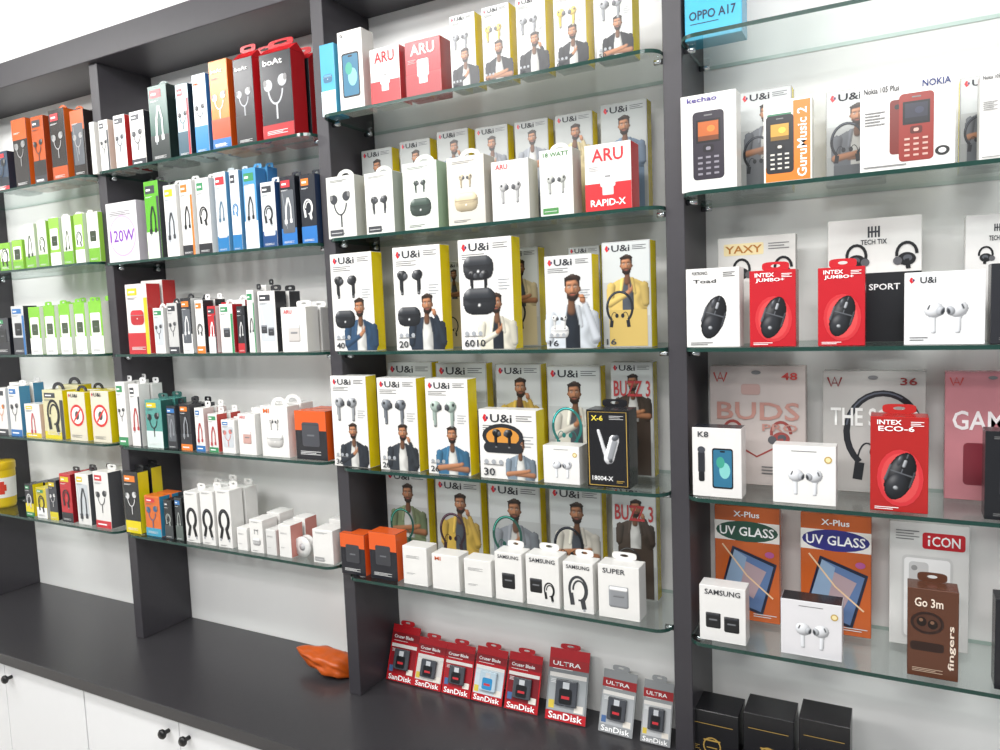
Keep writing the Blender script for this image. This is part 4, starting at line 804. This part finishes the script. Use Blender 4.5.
for i, (a, b, v) in enumerate(((1, 12, 243), (14, 24, 240), (27, 37, 224), (40, 49, 221), (52, 62, 218), (65, 74, 216), (77, 86, 214), (90, 101, 212))):
    fr = ['#7fb931', '#8ec23f', '#dce0d4', '#d3dec6', '#8fc247', '#dce0d4', '#97c94f', '#dfdfda'][i]
    W(3, 1, a, b, v, 'cable_box', 'box', ['low green box cut by the left edge, second shelf', 'low green box second from the left, second shelf', 'white box with green foot, leftmost tall one, second shelf', 'pale green box, second tall one on second shelf', 'light green box, third tall one on second shelf', 'white box with green foot, fourth tall one, second shelf', 'light green box, fifth tall one on second shelf', 'white box, green foot, against the partition, second shelf'][i], s_color, g, d=.05, front=fr, side='#8fc247' if i % 2 else '#d5dfcc', band='#70ae2a' if i not in (4, 6) else '#f2f2f0', bh=.28, pic=['cable', 'cube', 'cable2'][i % 3], tint='#2a3a20', panel='#eef2e8', twin=2, rnd=None, tb='#e6e5e2' if i > 1 else None)
g = 'boxes on the third shelf, far left bay'
W(3, 2, -2, 11, 318, 'adapter_box', 'box', 'dark box cut by the left edge, third shelf', s_color, g, d=.05, front='#3a3c42', side='#22232a', band='#22232a', pic='cube')
W(3, 2, 15, 27, 306, 'adapter_box', 'box', 'grey and white box second from the left edge, third shelf', s_color, g, d=.05, front='#cbcccc', side='#3a3c42', band='#3a3c42', pic='cube')
for i, (a, b) in enumerate(((32, 43), (47, 58), (62, 73), (77, 88), (92, 105))):
    W(3, 2, a, b, 307-1.5*i, 'adapter_box', 'box', 'green and white adapter box, '+['first', 'second', 'third', 'fourth', 'fifth'][i]+' in the third shelf green row', s_color, g, d=.06, front='#7ec233', side='#e2e8db', band='#f2f2f0', bh=.34, pic='cube', tint='#3a4a30', panel='#eef2e8', tb='#7ec233', twin=1, rnd=None)
g = 'boxes on the fourth shelf, far left bay'
W(3, 3, -1, 9, 388, 'earphone_box', 'box', 'white box cut by the left edge, fourth shelf', s_white, g, d=.04, pic='earph', tint='#d07a3a')
W(3, 3, 12, 23, 386, 'earphone_box', 'box', 'narrow white and grey box second from the left, fourth shelf', s_white, g, d=.04, pic='earph', side='#4a8ab0', tb='#dddddd')
W(3, 3, 27, 42, 404, 'cable_box', 'box', 'low white box with red print on the fourth shelf', s_white, g, d=.05, pic='cable2', tint='#c0404a', side='#dcc5bf')
W(3, 3, 46, 66, 390, 'neckband_box', 'box', 'yellow sided box with black loop, left of the red ringed ones', s_color, g, d=.05, front='#d6d0a8', side=YE, band='#d8c81e', bh=.15, pic='cable', han='#22232a')
W(3, 3, 71, 88, 392, 'neckband_box', 'box', 'white and yellow box with red ring, left of two', s_ring, g, d=.05, front='#dcd6c2', side=YE, top=YE, han='#22232a')
W(3, 3, 94, 112, 391, 'neckband_box', 'box', 'white and yellow box with red ring, right of two', s_ring, g, d=.05, front='#dcd6c2', side=YE, top=YE)
g = 'items on the lowest shelf, far left bay'
W(3, 4, 27, 35, 484, 'cable_box', 'box', 'small black and yellow box touching the yellow tub', s_color, g, d=.04, front='#2a2b30', side=YE, band=YE, bh=.4, pic='cable', tint='#cccccc')
W(3, 4, 38, 48, 488, 'cable_box', 'box', 'yellow and white box near the yellow tub', s_color, g, d=.05, front='#ccbc2f', side='#dcdbd8', band='#f2f2f0', pic='cable')
W(3, 4, 51, 59, 480, 'cable_box', 'box', 'dark box left of the red one, lowest shelf', s_color, g, d=.04, front='#3a3c42', side='#2a2b30', band='#d8c81e', bh=.2, pic='earph', tint='#cccccc')
W(3, 4, 63, 74, 474, 'cable_box', 'box', 'red box with black hanger, lowest shelf', s_color, g, d=.05, front='#bd2931', side='#8f1f26', band='#2a2b30', bh=.2, pic='cable', tint='#1c1c1e', tb='#2a2b30')
W(3, 4, 79, 92, 474, 'cable_box', 'box', 'white box with black top tab, left of two beside the partition', s_white, g, d=.05, pic='cable', side='#55565a', tb='#2a2b2e')
W(3, 4, 97, 112, 472, 'cable_box', 'box', 'white box with white top tab, right of two beside the partition', s_white, g, d=.05, pic='cable', side='#55565a', tb='#e6e5e2')
# yellow tub
Z = level(3, 4)+.0002; X = xat(4, 1.60, Z); r0 = .050; hh = zat(461, X, 1.60)-Z
t = empty('tub', (X, 1.60, Z+CZ)); tag(t, 'round yellow tub with a lid at the left edge of the lowest shelf', 'tub')
lathe('body', [(.0001, 0), (r0*.82, 0), (r0*.88, .01), (r0*.97, hh*.8), (r0*.97, hh*.84)], [mat('#dcbd16', .4)], t)
lathe('lid', [(r0*.98, hh*.82), (r0*1.02, hh*.84), (r0*1.02, hh*.97), (r0*.97, hh), (.0001, hh)], [mat('#d3b112', .35)], t)
lathe('label_band', [(r0*.915, hh*.22), (r0*.965, hh*.66)], [mat('#e4e4e0', .4)], t)
vs = []; fs = []
for j in range(5):
    for i in range(9):
        a = math.radians(-75+i*8); z_ = hh*(.30+.28*j/4); rr = r0*(.915+.05*(z_/hh-.22)/.44)+.0008
        vs.append((rr*math.cos(a), rr*math.sin(a), z_))
for j in range(4):
    for i in range(8):
        if (j, i) in ((0, 0), (0, 7), (3, 0), (3, 7)): continue
        fs.append((j*9+i, j*9+i+1, j*9+i+10, j*9+i+9))
pmesh('printed_badge', vs, fs, [mat('#c83a2a')], t)
# orange crumpled bag on the counter
Y = 1.64; xa = xat(297, Y, ZC+.03); xb = xat(352, Y, ZC); vs = []; fs = []; n = 28; m = 22
for i in range(m+1):
    s = i/m; x = xa+(xb-xa)*s; rr = .001+.036*math.sin(min(1, s*1.15)*math.pi*.62)**.8*(1 if s < .9 else (1-s)/.1*.7+.3); zc = (1-s)**2*.05
    for k in range(n):
        a = 2*math.pi*k/n; q = 1+.13*math.sin(5*a+3*s)+.07*math.sin(11*a-9*s)+.05*math.sin(23*s+3*a)
        vs.append((x-(xa+xb)/2, rr*1.3*q*math.cos(a), max(.0, zc+rr*.75+rr*.75*q*math.sin(a))))
for i in range(m):
    for k in range(n): fs.append((i*n+k, i*n+(k+1) % n, (i+1)*n+(k+1) % n, (i+1)*n+k))
fs += [tuple(range(n)), tuple(range(m*n, (m+1)*n))]
o = pmesh('crumpled_bag', vs, fs, [mat('#d05c16', .35, 0, .22, 40)], None, True); o.location = ((xa+xb)/2, Y, ZC+CZ+.0003)
tag(o, 'orange pointed crumpled bag lying on the counter behind the partition', 'bag')

# ---------------------------------------------------------------- light
w = bpy.data.worlds.new('world'); S.world = w; w.use_nodes = True
w.node_tree.nodes['Background'].inputs[0].default_value = (.93, .96, 1, 1); w.node_tree.nodes['Background'].inputs[1].default_value = .42
def area(x, y, z, sx, sy, p, rx=0):
    l = bpy.data.lights.new('light', 'AREA'); l.shape = 'RECTANGLE'; l.size = sx; l.size_y = sy; l.energy = p; l.color = (1, .99, .98)
    o = bpy.data.objects.new('light', l); COL.objects.link(o); o.location = (x, y, z); o.rotation_euler = (rx, 0, 0)
for x in (-3.2, -1.4, .5): area(x, .45, 2.93, 1.2, .25, 23, math.radians(25))
for x in (-2.4, -.2): area(x, -1.0, 2.93, 1.2, .35, 35, math.radians(30))
